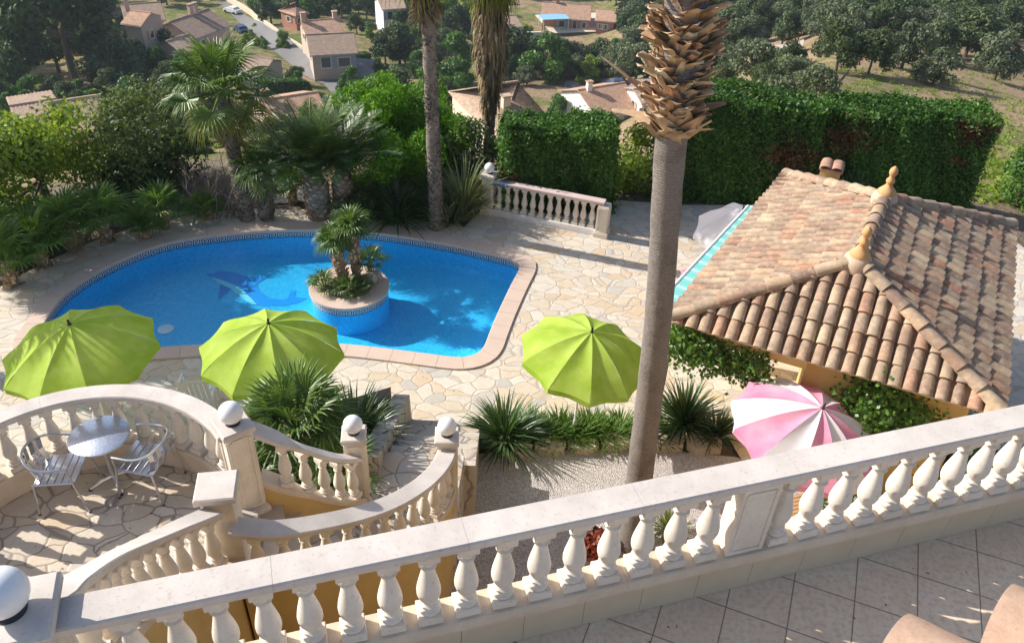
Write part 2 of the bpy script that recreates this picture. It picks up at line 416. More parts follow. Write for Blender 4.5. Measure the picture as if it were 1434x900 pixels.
# ------------------------------------------------------------------ terrain
PL = [(0,9.95),(21,9.95),(30,13.5),(54,27),(78,36.5),(100,42.5),(165,53),(240,62),(290,62),(420,25),(650,-30)]
PC = [(0,9.95),(20,9.95),(30,14),(78,38.8),(110,48),(165,57),(240,65),(290,62),(420,22),(650,-30)]
PR = [(0,9.95),(22,9.95),(30,11.8),(60,20.5),(110,33),(170,43.5),(200,42),(330,5),(650,-60)]
def itp(T, r):
    for (a, b), (c, d) in zip(T, T[1:]):
        if r <= c: return b+(d-b)*(r-a)/(c-a)
    return T[-1][1]
def ground(x, y):
    r = math.hypot(x, y); az = math.degrees(math.atan2(x, y))
    wl = min(1, max(0, (-az-8)/12)); wr = min(1, max(0, (az-5)/15))
    if az > 100 or az < -100: wl, wr = 0, 0
    v = itp(PC, r)*(1-wl-wr)+itp(PL, r)*wl+itp(PR, r)*wr
    if r > 30:
        k = min(1, (r-30)/40)
        v += k*(math.sin(x*.09+1.3)*math.cos(y*.07)*.9+math.sin(x*.23)*math.sin(y*.19+2)*.3)
    return ZC-v
def onground(px, py):
    d = ray(px, py); L = math.hypot(d.x, d.y); r = 4.0; pr = r
    while r < 600:
        x, y, z = d.x/L*r, d.y/L*r, ZC+d.z/L*r
        if z < ground(x, y):
            lo, hi = pr, r
            for _ in range(24):
                m = (lo+hi)/2
                if ZC+d.z/L*m < ground(d.x/L*m, d.y/L*m): hi = m
                else: lo = m
            return Vector((d.x/L*hi, d.y/L*hi, ground(d.x/L*hi, d.y/L*hi)))
        pr = r; r *= 1.01
    return Vector((d.x/L*r, d.y/L*r, 0))
def terrain():
    rs = list(np.arange(1.0, 26, .3)); r = 26.0
    while r < 340: rs.append(r); r *= 1.025
    azs = list(np.arange(-50, 50.01, 1.0)) + list(np.arange(55, 310, 6.0))
    V = []; F = []; n = len(azs)
    for r in rs:
        for a in azs:
            x, y = r*math.sin(R(a)), r*math.cos(R(a)); z = ground(x, y)
            if 9 < r < 20 and abs(a) < 50 and inside((x, y), PEX): z = -3.5
            V.append((x, y, z))
    for i in range(len(rs)-1):
        for j in range(n): k = (j+1)%n; F.append((i*n+j, i*n+k, (i+1)*n+k, (i+1)*n+j))
    V.append((0,0,-.05)); c = len(V)-1
    q = NB('hillside_earth'); v = q.pos()
    n0, _ = q.noise(v, .05, 4, .6); n1, _ = q.noise(v, .35, 5, .7); n2, _ = q.noise(v, 2.4, 5, .7)
    dry = q.mix(n2, (.27,.19,.12), (.43,.31,.20))
    grn = q.mix(n2, (.09,.12,.035), (.20,.22,.06))
    sx_ = q.n('ShaderNodeSeparateXYZ'); q.l(v, sx_.inputs[0]); bx = q.math('MINIMUM', q.math('MAXIMUM', q.math('MULTIPLY', sx_.outputs[0], .02), -.2), 1.0)
    f = q.ramp(q.math('SUBTRACT', q.math('ADD', q.math('MULTIPLY', n0, .45), q.math('MULTIPLY', n1, .55)), q.math('MULTIPLY', bx, .07)), [(.45,(0,0,0)),(.55,(1,1,1))])
    c_ = q.mix(f, dry, grn)
    # bare dark garden soil close to the house
    ln = q.n('ShaderNodeVectorMath', operation='LENGTH'); q.l(v, ln.inputs[0])
    near = q.ramp(q.math('DIVIDE', ln.outputs['Value'], 100), [(.22,(1,1,1)),(.27,(0,0,0))])
    so_ = q.mix(n2, (.13,.105,.08), (.24,.195,.15))
    q.col(q.mix(near, c_, so_)); q.P(rough=.97, spec=.1)
    n3, _ = q.noise(v, 1.2, 6, .75); q.bump(n3, 1.0, .35)
    o = arr_obj('ground', V, F, q.m, smooth=True); tag(o, kind='structure')
terrain()
def sheet(name, poly, z, mat, kind='structure', hole=None):
    bm = bmesh.new(); es = []
    for L in [poly]+([hole] if hole else []):
        vs = [bm.verts.new((p[0], p[1], z)) for p in L]
        es += [bm.edges.new((vs[i], vs[(i+1)%len(vs)])) for i in range(len(vs))]
    bmesh.ops.triangle_fill(bm, edges=es, use_beauty=True)
    for f in bm.faces:
        if f.normal.z < 0: f.normal_flip()
    me = bpy.data.meshes.new(name); bm.to_mesh(me); bm.free(); me.materials.append(mat)
    o = link(name, me)
    if kind: o['kind'] = kind
    return o
# paved pool deck
DK = [at(x, y) for x, y in [(-80,440),(0,402),(60,368),(130,338),(200,314),(280,299),(350,292),(440,294),(520,297),(600,309),(650,318),(664,304),(676,296),(760,286),(860,280),(960,287),(1080,287),(1400,322)]]
DK = [Vector((p.x,p.y,0)) for p in DK] + [Vector((13,14,0)), Vector((11,6.5,0)), Vector((6.5,6.2,0)), at(1045,655), at(1020,612), at(900,622), at(665,628), at(655,660), Vector((-1.0,7.6,0)), Vector((-6,7.6,0)), Vector((-13.5,7.5,0)), Vector((-14.5,12.5,0))]
deck = sheet('pool_deck', DK, 0.0, CRAZY, hole=offset_loop(PIN, .2*SGN))
GRV = [Vector((-3.5,2.6,0)), Vector((-3.2,8.4,0)), at(640,640), at(700,632), at(900,628), at(1030,640), Vector((7.5,7.6,0)), Vector((9.5,2.6,0))]
sheet('gravel_garden_path', GRV, 0.012, GRAVEL)
for DP in ([(120,318),(190,285),(290,280),(335,290),(330,304),(200,316)],[(352,214),(430,212),(442,262),(425,282),(385,284),(360,262)]):
    sheet('gravel_driveway', [at(x, y) for x, y in DP], -.02, DRIVE)
# coping slabs, shell, tile band, water
pool = empty('swimming_pool', (-4.5,14.2,0), 'large kidney shaped blue swimming pool with pink coping and a dolphin on its floor', 'swimming pool')
COP = simple('pink_coping_slab', (.66,.51,.41), (.57,.44,.36), 2.5, .8, .3, .004, 60, world=True)
mb = MB(); N = len(PIN); PI2 = offset_loop(PIN, -.03*SGN)
def coping_ring(mb, inner, outer, z0, z1, every, gap=.12):
    n = len(inner)
    for k in range(0, n, every):
        idx = [(k+j) % n for j in range(every+1)] if k+every <= n else [(k+j) % n for j in range(n-k+1)]
        I = [inner[i].copy() for i in idx]; O = [outer[i].copy() for i in idx]
        for Lx in (I, O): Lx[-1] = Lx[-1].lerp(Lx[-2], gap*.4)
        m_ = len(idx); vs = []
        for a, b in zip(I, O):
            e = (b-a).normalized()*.012
            vs += [(a.x,a.y,z0),(a.x,a.y,z1-.01),(a.x+e.x,a.y+e.y,z1),(b.x,b.y,z1),(b.x,b.y,z0)]
        fs = []
        for i in range(m_-1):
            for q in range(4): fs.append((5*i+q, 5*i+q+1, 5*i+5+q+1, 5*i+5+q))
        fs += [(0,1,2,3,4), tuple(5*(m_-1)+q for q in (4,3,2,1,0))]
        mb.add(vs, fs)
coping_ring(mb, PI2, POUT, -.03, .035, 4)
mb.build('coping', COP, pool, ang=30)
# joint bed under the coping slabs
mb = MB(); n = N
vs = [(p.x,p.y,.018) for p in offset_loop(PIN,.01*SGN)]+[(p.x,p.y,.018) for p in offset_loop(PIN,.325*SGN)]
mb.add(vs, [(i,(i+1)%n,n+(i+1)%n,n+i) for i in range(n)]); mb.build('joint_mortar', simple('grey_mortar',(.38,.30,.26),None,rough=.95,bump=0), pool)
def m_poolblue():
    q = NB('blue_pool_mosaic'); v = q.pos()
    f = q.n('ShaderNodeTexVoronoi', feature='F1'); f.inputs['Scale'].default_value = 34; q.l(v, f.inputs['Vector'])
    s_ = q.n('ShaderNodeSeparateColor'); q.l(f.outputs['Color'], s_.inputs[0])
    c = q.ramp(s_.outputs[0], [(0,(.02,.46,.84)),(.5,(.03,.56,.93)),(1,(.08,.66,.97))])
    n, _ = q.noise(v, .8, 3); c = q.mix(q.math('MULTIPLY', n, .35), c, (.01,.36,.80))
    q.col(c); q.P(rough=.5); return q.m
PBLUE = m_poolblue()
mb = MB(); DEP = -.64
low = offset_loop(PIN, -.15*SGN)
top = [(p.x,p.y,-.19) for p in PIN]; mid = [(p.x,p.y,-.54) for p in PIN]; bot = [(p.x,p.y,DEP) for p in low]
mb.add(top+mid+bot, [(i,(i+1)%n,n+(i+1)%n,n+i) for i in range(n)]+[(n+i,n+(i+1)%n,2*n+(i+1)%n,2*n+i) for i in range(n)]+[tuple(2*n+i for i in range(n))])
mb.build('pool_shell', PBLUE, pool, fixn=False, ang=50)
NAVY = simple('navy_mosaic', (.02,.035,.09), None, rough=.3, bump=0)
PALEM = simple('pale_blue_mosaic', (.62,.68,.74), None, rough=.3, bump=0)
KEY = ["########.", ".......#.", ".#####.#.", ".#...#.#.", ".#.###.#.", ".#.....#.", ".#######."]
KEY = ["11111110", "10000010", "10111010", "10100010", "10111110", "10000000"]
def key_band(mb, loop, z0, z1, inward, unit=.185):
    path = [Vector((p.x,p.y,0)) for p in loop]; path.append(path[0].copy())
    L = sum((b-a).length for a, b in zip(path, path[1:])); nu = round(L/unit); cols = nu*8
    P = resample(path, n=cols); h = (z1-z0)/9
    cen = sum(path, Vector())/len(path)
    def pix(c, r):
        if r in (0, 8): return 0
        if r in (7,): return 1
        if r == 1: return 1 if False else 0
        return int(KEY[6-r+0-1+0][c%8]) if 0 <= 6-r-1+0 < 6 else 0
    vs = []
    for r in range(10):
        for p in P: vs.append((p.x, p.y, z0+h*r))
    m_ = len(P)
    for r in range(9):
        for c in range(cols):
            if r in (0,8): d = 1
            elif r in (1,): d = 0
            elif r == 7: d = 0 if c%8 < 8 else 0
            else: d = 0
            if 1 <= r <= 6: d = int(KEY[6-r][c%8])
            mb.f.append((len(mb.v)+r*m_+c, len(mb.v)+r*m_+c+1, len(mb.v)+(r+1)*m_+c+1, len(mb.v)+(r+1)*m_+c)); mb.m.append(d)
    mb.v += vs
mb = MB(); key_band(mb, offset_loop(PIN, -.008*SGN), -.19, -.012, 1); mb.build('greek_key_mosaic_band', [PALEM, NAVY], pool, smooth=False, fixn=False)
# dolphin mosaic on the floor
DZ = DEP+.006
def px_poly(mb, pts, z, m=0):
    mb.add([tuple(at(x, y, z)) for x, y in pts], [tuple(range(len(pts)))], m)
q300 = lambda L: [(x/2.9875, 300+y/2.9875) for x, y in L]
DB1 = simple('dark_blue_mosaic', (.01,.22,.66), (.02,.28,.74), 12, .5, 0); DB2 = simple('mid_blue_mosaic', (.012,.30,.78), None, rough=.5, bump=0)
DB3 = simple('light_aqua_mosaic', (.20,.72,.86), None, rough=.5, bump=0)
mb = MB()
px_poly(mb, q300([(858,246),(885,250),(925,238),(980,242),(1035,262),(1068,285),(1090,322),(1125,350),(1185,358),(1205,350),(1215,322),(1240,318),(1232,345),(1285,352),(1250,368),(1195,382),(1110,382),(1060,380),(1030,345),(990,310),(950,290),(905,276),(882,262)]), DZ, 0)
px_poly(mb, q300([(925,280),(918,315),(912,352),(945,332),(972,305)]), DZ+.004, 1)
px_poly(mb, q300([(1045,262),(1085,266),(1125,260),(1100,275),(1072,290)]), DZ+.004, 1)
px_poly(mb, q300([(885,262),(935,277),(985,297),(1020,320),(1050,350),(1075,378),(1050,376),(1000,340),(965,310),(915,288)]), DZ+.008, 2)
mb.build('dolphin_mosaic', [DB2, DB1, DB3], pool, smooth=False)
mb = MB(); c = at(232,461,DEP)
mb.lathe([(.16,.0),(.16,.01),(.12,.02),(.02,.02)], (c.x,c.y,DEP+.003), 24); mb.build('floor_drain', PLASTW, pool)
mb = MB()
a = at(172,368,-.1); b = at(196,358,-.1); e = (b-a); e.z = 0
mid_ = (a+b)/2; ang = math.atan2(e.y, e.x)
mb.box((mid_.x, mid_.y, -.10), (.46,.04,.15), ang, bev=.01); mb.build('skimmer', simple('pale_grey_plastic',(.6,.68,.66),None,rough=.4,bump=0), pool)
# water
q = NB('pool_water'); q.t.nodes.remove(q.b)
tr = q.n('ShaderNodeBsdfTransparent'); tr.inputs[0].default_value = (.80,.96,1.0,1)
gl = q.n('ShaderNodeBsdfGlossy'); gl.inputs['Roughness'].default_value = .03
fr = q.n('ShaderNodeLayerWeight'); fr.inputs[0].default_value = .5
v = q.pos(); n1, _ = q.noise(v, 5.5, 4, .6, .6); n2, _ = q.noise(v, 18, 3, .6)
bm_ = q.n('ShaderNodeBump'); bm_.inputs['Strength'].default_value = .45; bm_.inputs['Distance'].default_value = .05
q.l(q.math('ADD', n1, q.math('MULTIPLY', n2, .3)), bm_.inputs['Height']); q.l(bm_.outputs[0], gl.inputs['Normal']); q.l(bm_.outputs[0], fr.inputs['Normal'])
fc = q.math('ADD', q.math('MULTIPLY', q.math('POWER', fr.outputs['Facing'], 5), .9), .045); mx = q.n('ShaderNodeMixShader'); q.l(fc, mx.inputs[0]); q.l(tr.outputs[0], mx.inputs[1]); q.l(gl.outputs[0], mx.inputs[2]); q.l(mx.outputs[0], q.out.inputs[0])
WATER = q.m
# planted island in the pool
ic = at(489,401,.04); IR = .80
ISL = [Vector((ic.x+IR*math.cos(2*PI*k/96), ic.y+IR*.98*math.sin(2*PI*k/96), 0)) for k in range(96)]
isl = empty('pool_planter_island', (ic.x, ic.y, DEP), 'round pink rimmed planter with greek key band rising from the pool water', 'planter')
mb = MB(); key_band(mb, ISL, -.155, .0, 1, .172); mb.build('greek_key_mosaic_band', [PALEM, NAVY], isl, smooth=False, fixn=False)
mb = MB(); n = 96
mb.add([(p.x,p.y,DEP-.05) for p in ISL]+[(p.x,p.y,-.156) for p in ISL], [(i,(i+1)%n,n+(i+1)%n,n+i) for i in range(n)])
mb.build('round_wall', PBLUE, isl)
def circ(r, n=96): return [Vector((ic.x+r*math.cos(2*PI*k/n), ic.y+r*.98*math.sin(2*PI*k/n), 0)) for k in range(n)]
mb = MB(); coping_ring(mb, circ(.46), circ(IR+.03), .0, .05, 8); mb.build('coping', COP, isl, ang=30)
mb = MB(); mb.lathe([(.5,.0),(.47,.035),(.3,.06),(.001,.08)], (ic.x,ic.y,0), 32); mb.build('soil', SOIL, isl)
water = sheet('water', PIN, -.13, WATER, hole=list(reversed(circ(IR-.005))))
localize(pool); localize(isl)
# ------------------------------------------------------------------ balustrade kit
RAILP = [(-.085,-.085),(-.094,-.062),(-.104,-.055),(-.104,-.012),(-.094,0),(.094,0),(.104,-.012),(.104,-.055),(.094,-.062),(.085,-.085)]
BASEP = [(-.104,-.085),(-.104,-.012),(-.094,0),(.094,0),(.104,-.012),(.104,-.085)]
def scaleprof(P, k): return [(a*k, b) for a, b in P]
BH = .65
BP_ = [(.060,.075),(.066,.10),(.067,.115),(.060,.135),(.045,.15),(.042,.165),(.052,.20),(.064,.245),(.071,.295),(.071,.34),(.065,.395),(.054,.455),(.043,.51),(.037,.545),(.038,.56),(.048,.566),(.049,.578),(.040,.586),(.048,.598),(.056,.610)]
BP = [(.058,.07),(.066,.078),(.069,.090),(.066,.103),(.056,.110),(.050,.122),(.056,.130),(.057,.140),(.044,.150),(.041,.160),(.050,.178),(.064,.205),(.073,.240),(.074,.270),(.069,.310),(.060,.355),(.049,.405),(.040,.450),(.036,.478),(.037,.488),(.049,.494),(.053,.503),(.049,.512),(.040,.517),(.039,.527),(.048,.545),(.060,.562),(.062,.570)]
def baluster_mesh():
    mb = MB(); mb.box((0,0,.036), (.150,.150,.072), bev=.006); mb.lathe(BP, seg=24); mb.box((0,0,.61), (.128,.128,.08), bev=.006)
    o = mb.build('baluster', STONE, ang=40); me = o.data; bpy.data.objects.remove(o); return me
BMESH = baluster_mesh()
def baluster(parent, p, rz, me=None, sc=1.0):
    o = bpy.data.objects.new('baluster', me or BMESH); COL.objects.link(o); o.parent = parent
    o.location = Vector(p)-parent.location; o.rotation_euler = (0,0,rz+random.uniform(-.03,.03)); o.scale = (1,1,sc); return o
def strip_parts(parent, path, prof, name, mat, seg_len, gap=.0015, ang=35):
    path = resample(path, step=.06); L = [0]
    for a, b in zip(path, path[1:]): L.append(L[-1]+(b-a).length)
    ns = max(1, round(L[-1]/seg_len)); cuts = [L[-1]*i/ns for i in range(ns+1)]
    def pt(s_):
        for i in range(len(L)-1):
            if s_ <= L[i+1]+1e-9: return path[i].lerp(path[i+1], (s_-L[i])/max(1e-9, L[i+1]-L[i]))
        return path[-1]
    for a, b in zip(cuts, cuts[1:]):
        a2, b2 = a+gap/2, b-gap/2
        pts = [pt(a2)]+[p for p, l in zip(path, L) if a2+.01 < l < b2-.01]+[pt(b2)]
        mb = MB(); mb.sweep(pts, prof); mb.build(name, mat, parent, ang=ang)
def run_balusters(parent, path, h_off, spacing=.232, start=.14, end=.14, me=None, sc=1.0):
    path = resample(path, step=.03); L = [0]
    for a, b in zip(path, path[1:]): L.append(L[-1]+(b-a).xy.length)
    T = L[-1]-start-end; n = max(1, round(T/spacing))
    for k in range(n+1):
        s_ = start+T*k/n; i = min(range(len(L)), key=lambda i: abs(L[i]-s_))
        t = path[min(i+1,len(path)-1)]-path[max(i-1,0)]
        p = path[i]+Vector((0,0,h_off)); baluster(parent, p, math.atan2(t.y, t.x), me, sc)
def pillar(parent, c, rz, z0, z1, w=.27, capw=.36, panel=True, cap=True, name='pillar'):
    mb = MB(); h = z1-z0
    mb.box((c[0],c[1],z0+.06), (w+.07,w+.07,.12), rz, bev=.01)
    mb.box((c[0],c[1],z0+.135), (w+.04,w+.04,.03), rz, bev=.01)
    mb.box((c[0],c[1],(z0+.15+z1)/2), (w,w,h-.15), rz, bev=.006)
    if panel:
        Rz = Matrix.Rotation(rz, 4, 'Z')
        for k in range(4):
            Rk = Matrix.Translation(Vector((c[0],c[1],0))) @ Matrix.Rotation(rz+k*PI/2, 4, 'Z')
            for (x, zc, dx, dz) in ((-.5*w+.035,(z0+.15+z1)/2,.03,h-.25),(.5*w-.035,(z0+.15+z1)/2,.03,h-.25)):
                mb.box((0,0,0), (dx,.016,dz), M=Rk @ Matrix.Translation(Vector((x,-w/2-.005,zc))), bev=.004)
            for zc in (z0+.2, z1-.05):
                mb.box((0,0,0), (w-.1,.016,.03), M=Rk @ Matrix.Translation(Vector((0,-w/2-.004,zc))), bev=.004)
    o = mb.build(name, STONE, parent)
    if cap:
        mc = MB(); mc.box((c[0],c[1],z1+.042), (capw,capw,.084), rz, bev=.014); mc.box((c[0],c[1],z1-.012), (capw-.06,capw-.06,.026), rz, bev=.006)
        mc.build('cap', RAILM, o)
    return o
def globe_lamp(c, z, label, r=.125):
    g = empty('globe_lamp', (c[0],c[1],z), label, 'lamp', 'white globe lamps on the balustrade pillars')
    mb = MB(); mb.lathe([(r*.62,0),(r*.62,.012),(r*.5,.03)], (c[0],c[1],z), 24); mb.build('base_ring', BLACK, g)
    mb = MB(); mb.lathe([(max(.001, r*math.sin(t)), z+.018+r-r*math.cos(t)) for t in [PI*k/20 for k in range(0,21)]], (c[0],c[1],0), 32, cap=False)
    mb.build('globe', GLOBE, g, ang=80); localize(g); return g
DIR = Vector((.95123,.30849,0)); NRM = Vector((-.30849,.95123,0))
def dn(d, n, z=0): return DIR*d+NRM*n+Vector((0,0,z))
# ---- upper terrace balustrade -------------------------------------------------
root = empty('stone_balustrade', dn(2.3, 2.963, 5.0), 'long straight stone balustrade along the edge of the tiled upper terrace in the foreground', 'balustrade')
path = [dn(-1.39, 2.963, 6.14), dn(8.2, 2.963, 6.14)]
strip_parts(root, path, RAILP, 'handrail', RAILM, 1.02)
strip_parts(root, [dn(-1.39,2.963,5.405), dn(8.2,2.963,5.405)], BASEP, 'base_course', CURB, 1.02)
rz0 = math.atan2(DIR.y, DIR.x)
for k in range(16): baluster(root, dn(2.298+.0725-k*.231, 2.963, 5.405), rz0)
for k in range(22): baluster(root, dn(2.837+.0725+k*.231, 2.963, 5.405), rz0)
mb = MB(); cp = dn(2.511+.14, 2.963)
mb.box((cp.x,cp.y,5.405+.325), (.272,.15,.65), rz0, bev=.006)
for s_ in (-1,1):
    for x in (-.105,.105): mb.box((0,0,0), (.012,.010,.55), M=Matrix.Translation(Vector((cp.x,cp.y,5.73))) @ Matrix.Rotation(rz0,4,'Z') @ Matrix.Translation(Vector((x,s_*.078,0))), bev=.003)
    for z in (-.28,.28): mb.box((0,0,0), (.20,.010,.012), M=Matrix.Translation(Vector((cp.x,cp.y,5.73))) @ Matrix.Rotation(rz0,4,'Z') @ Matrix.Translation(Vector((0,s_*.0785,z))), bev=.003)
mb.build('pillar', STONE, root)
pc = dn(-1.56, 2.963)
pillar(root, (pc.x,pc.y), rz0, 5.0, 6.15, .30, .40)
mb = MB()
for k in range(-4, 22):
    a = dn(-1.40+k*.412+.05+1.6-1.6, 2.975, 5.16); mb.box((a.x+DIR.x*.205, a.y+DIR.y*.205, 5.16), (.409,.158,.318), rz0, bev=.003)
mb.build('skirting_tiles', SKIRT, root)
localize(root)
globe_lamp((pc.x,pc.y), 6.234, 'largest white globe lamp, on the pillar at the left end of the foreground balustrade', .128)
# ---- upper terrace slab and villa wall
t = empty('villa_terrace', dn(2, 0, 0), 'raised upper terrace of the villa with beige square floor tiles', 'terrace')
mb = MB(); P = [dn(-1.75,3.05), dn(9,3.05), dn(9,-1.2), dn(-1.75,-1.2)]
mb.prism([(p.x,p.y) for p in P], -.05, 4.96); mb.build('retaining_wall', YELLOW, t)
mb = MB(); P = [dn(-1.75,3.045), dn(9,3.045), dn(9,-1.2), dn(-1.75,-1.2)]
mb.prism([(p.x,p.y) for p in P], 4.962, 5.0); mb.build('tiled_floor', FLOORT, t, smooth=False); localize(t)
# ---- upper curved stair rail ----------------------------------------------------
def px3(L): return [at(*q) for q in L]
UP = smooth_path(px3([(84,822,6.02),(120,797,5.7),(165,772,5.1),(210,752,4.6),(255,732,4.2),(298,714,3.9)]), 8)
UP[0] = dn(-1.50, 3.16, 6.05)
root = empty('stair_balustrade', UP[-1].copy(), 'short stone balustrade sloping down from the large globe lamp to the flat capped pillar', 'balustrade')
strip_parts(root, UP, RAILP, 'handrail', RAILM, 1.6)
dz = lambda P, z: [p+Vector((0,0,z)) for p in P]
strip_parts(root, dz(UP,-.735), BASEP, 'base_course', CURB, 1.6)
run_balusters(root, UP, -.735, .225, .15, .12)
Bc = at(303,682,4.0); pillar(root, (Bc.x,Bc.y), R(11), 2.6, 3.95, .28, .37, panel=False)
localize(root)
def wall_under(name, path, top, label, cat, mat, th=.17, zb=-.03):
    P = resample(path, step=.12); vs = []
    for i, p in enumerate(P):
        t_ = P[min(i+1,len(P)-1)]-P[max(i-1,0)]; t_.z = 0; t_.normalize(); r_ = Vector((t_.y,-t_.x,0))*th/2
        vs += [(p.x+r_.x,p.y+r_.y,zb),(p.x+r_.x,p.y+r_.y,p.z+top),(p.x-r_.x,p.y-r_.y,p.z+top),(p.x-r_.x,p.y-r_.y,zb)]
    fs = []
    for i in range(len(P)-1):
        for q in range(4): fs.append((4*i+q, 4*i+(q+1)%4, 4*i+4+(q+1)%4, 4*i+4+q))
    n = len(P)-1; fs += [(3,2,1,0),(4*n,4*n+1,4*n+2,4*n+3)]
    return vs, fs
# ---- upper stairs
st = empty('stone_staircase', (-3.1,4.2,2.65), 'upper flight of crazy paved steps from the villa terrace down to the round terrace', 'stairs')
for k in range(11):
    y0 = 2.95+k*.22; z = 4.8-k*.195; mb = MB()
    mb.box((-3.30, y0+.11+.0, (z+2.5)/2), (1.05, .222, z-2.5)); mb.build('step', CRAZY3, st, smooth=False)
vs, fs = wall_under('', UP, -.735-.087, '', '', YELLOW); mb = MB(); mb.add(vs, fs); mb.build('side_wall', YELLOW, st, ang=50)
localize(st)
# ---- round middle terrace
C0 = Vector((-4.157, 5.073, 0)); CR = 1.633
Ac = at(326,592,3.78)
a0 = math.atan2(Ac.y-C0.y, Ac.x-C0.x)
ARC = [C0+Vector((CR*math.cos(a), CR*math.sin(a), 3.7)) for a in np.linspace(a0-.02, a0+R(205), 70)]
root = empty('round_stone_balustrade', (C0.x, C0.y+CR, 2.65), 'curved stone balustrade sweeping round the terrace with the metal bistro table', 'balustrade')
strip_parts(root, ARC, scaleprof(RAILP,1.08), 'handrail', RAILM, 1.3)
strip_parts(root, dz(ARC,-.735), BASEP, 'base_course', CURB, 1.3)
run_balusters(root, ARC, -.735, .232, .26, .1)
pillar(root, (Ac.x,Ac.y), R(39), 2.42, 3.70, .27, .35)
localize(root)
globe_lamp((Ac.x,Ac.y), 3.785, 'white globe lamp on the panelled pillar at the right end of the curved balustrade', .125)
t = empty('round_terrace', (C0.x,C0.y,0), 'raised round terrace with crazy paved floor and ochre walls below the villa', 'terrace')
arcp = [(C0.x+(CR+.03)*math.cos(a), C0.y+(CR+.03)*math.sin(a)) for a in np.linspace(a0-R(6), a0+R(205), 60)]
poly = arcp + [(-6.2,2.3),(-3.82,2.3),(-3.82,4.9),(-2.74,4.9),(-2.62,5.2),(-2.72,6.0)]
mb = MB(); mb.prism(poly, -.05, 2.52); mb.build('retaining_wall', YELLOW, t, ang=30)
mb = MB(); inp = [(C0.x+(CR-.02)*math.cos(a), C0.y+(CR-.02)*math.sin(a)) for a in np.linspace(a0-R(6), a0+R(205), 60)]
mb.prism(inp + [(-6.2,2.3),(-3.82,2.3),(-3.82,4.9),(-2.70,4.9),(-2.60,5.2),(-2.70,6.0)], 2.522, 2.65); mb.build('paved_floor', CRAZY2, t, smooth=False)
vs, fs = wall_under('', ARC, -.735-.087, '', '', YELLOW, .17, 2.5); mb = MB(); mb.add(vs, fs); mb.build('parapet_kerb', CURB, t, ang=50)
localize(t)
# ---- lower curved stair -----------------------------------------------------------
OUT = smooth_path(px3([(343,741,3.62),(400,737,3.45),(450,729,3.28),(500,718,3.1),(545,703,2.93),(580,684,2.78),(605,664,2.66),(621,643,2.55),(628,622,2.47)]), 6)
INN = smooth_path(px3([(352,597,3.64),(400,615,3.40),(440,630,3.02),(475,638,2.68),(498,638,2.40)]), 6)
OUT[0] = Vector((Bc.x+.10, Bc.y-.15, 3.66)); OUT = [OUT[0]]+OUT[4:]
root = empty('curved_stair_balustrade', OUT[len(OUT)//2]-Vector((0,0,1)), 'sweeping curved stone balustrade on the outer side of the lower stairs', 'balustrade')
strip_parts(root, OUT, scaleprof(RAILP,1.12), 'handrail', RAILM, 1.5)
strip_parts(root, dz(OUT,-.735), BASEP, 'base_course', CURB, 1.5)
run_balusters(root, OUT, -.735, .228, .2, .2)
p6 = at(626,609,2.62); pillar(root, (p6.x,p6.y), R(4), 1.38, 2.55, .24, .30)
localize(root)
globe_lamp((p6.x,p6.y), 2.636, 'white globe lamp on the pillar ending the sweeping outer stair balustrade', .118)
root = empty('curved_stair_balustrade', INN[len(INN)//2]-Vector((0,0,1)), 'shorter stone balustrade on the planted inner side of the lower stairs', 'balustrade')
strip_parts(root, INN, RAILP, 'handrail', RAILM, 2.2)
strip_parts(root, dz(INN,-.735), BASEP, 'base_course', CURB, 2.2)
run_balusters(root, INN, -.735, .215, .27, .12)
p4 = at(495,604,2.72); pillar(root, (p4.x,p4.y), R(8), 1.3, 2.62, .24, .30)
localize(root)
globe_lamp((p4.x,p4.y), 2.706, 'white globe lamp half behind palm leaves beside the stair landing', .118)
st = empty('curved_staircase', (-1.8,6.3,1.4), 'curved crazy paved lower staircase with ochre side walls descending to the pool deck', 'stairs')
IP = resample(dz(INN,0), n=24); OP = resample(dz(OUT,0), n=24)
IP[0] = Vector((Ac.x+.05, Ac.y-.05, 3.6)); OP[0] = Vector((Bc.x-.02, Bc.y+.12, 3.6))
nst = 7
for k in range(nst):
    a, b = k*24//nst, (k+1)*24//nst; z = 2.65-.178*(k+1)
    if k == nst-1: b = 24
    poly = [(IP[i].x, IP[i].y) for i in range(a, b+1)]+[(OP[i].x, OP[i].y) for i in range(b, a-1, -1)]
    mb = MB(); mb.prism(poly, z-.6, z); mb.build('step', CRAZY3, st, smooth=False)
mb = MB(); lz = 1.40
poly = [(IP[22].x, IP[22].y), (OP[22].x+.08, OP[22].y), (-.62,7.3),(-.58,8.2),(-1.70,8.2),(-1.95,7.35)]
mb.prism(poly, 0.0, lz-.0); mb.build('landing', CRAZY3, st, smooth=False)
ns = 7
for k in range(ns):
    z = lz-.2*(k+1)+.0; y0 = 8.2+k*.32; mb = MB()
    if z < .01: break
    x0, x1 = -1.66+k*.012, -.42-k*.005
    mb.prism([(x0,y0),(x1,y0),(x1,y0+.322),(x0,y0+.322)], 0, z); mb.build('step', CRAZY3, st, smooth=False)
for P_ in (OUT, INN):
    vs, fs = wall_under('', P_, -.735-.087, '', '', YELLOW, .17); mb = MB(); mb.add(vs, fs); mb.build('side_wall', YELLOW, st, ang=50)
localize(st)
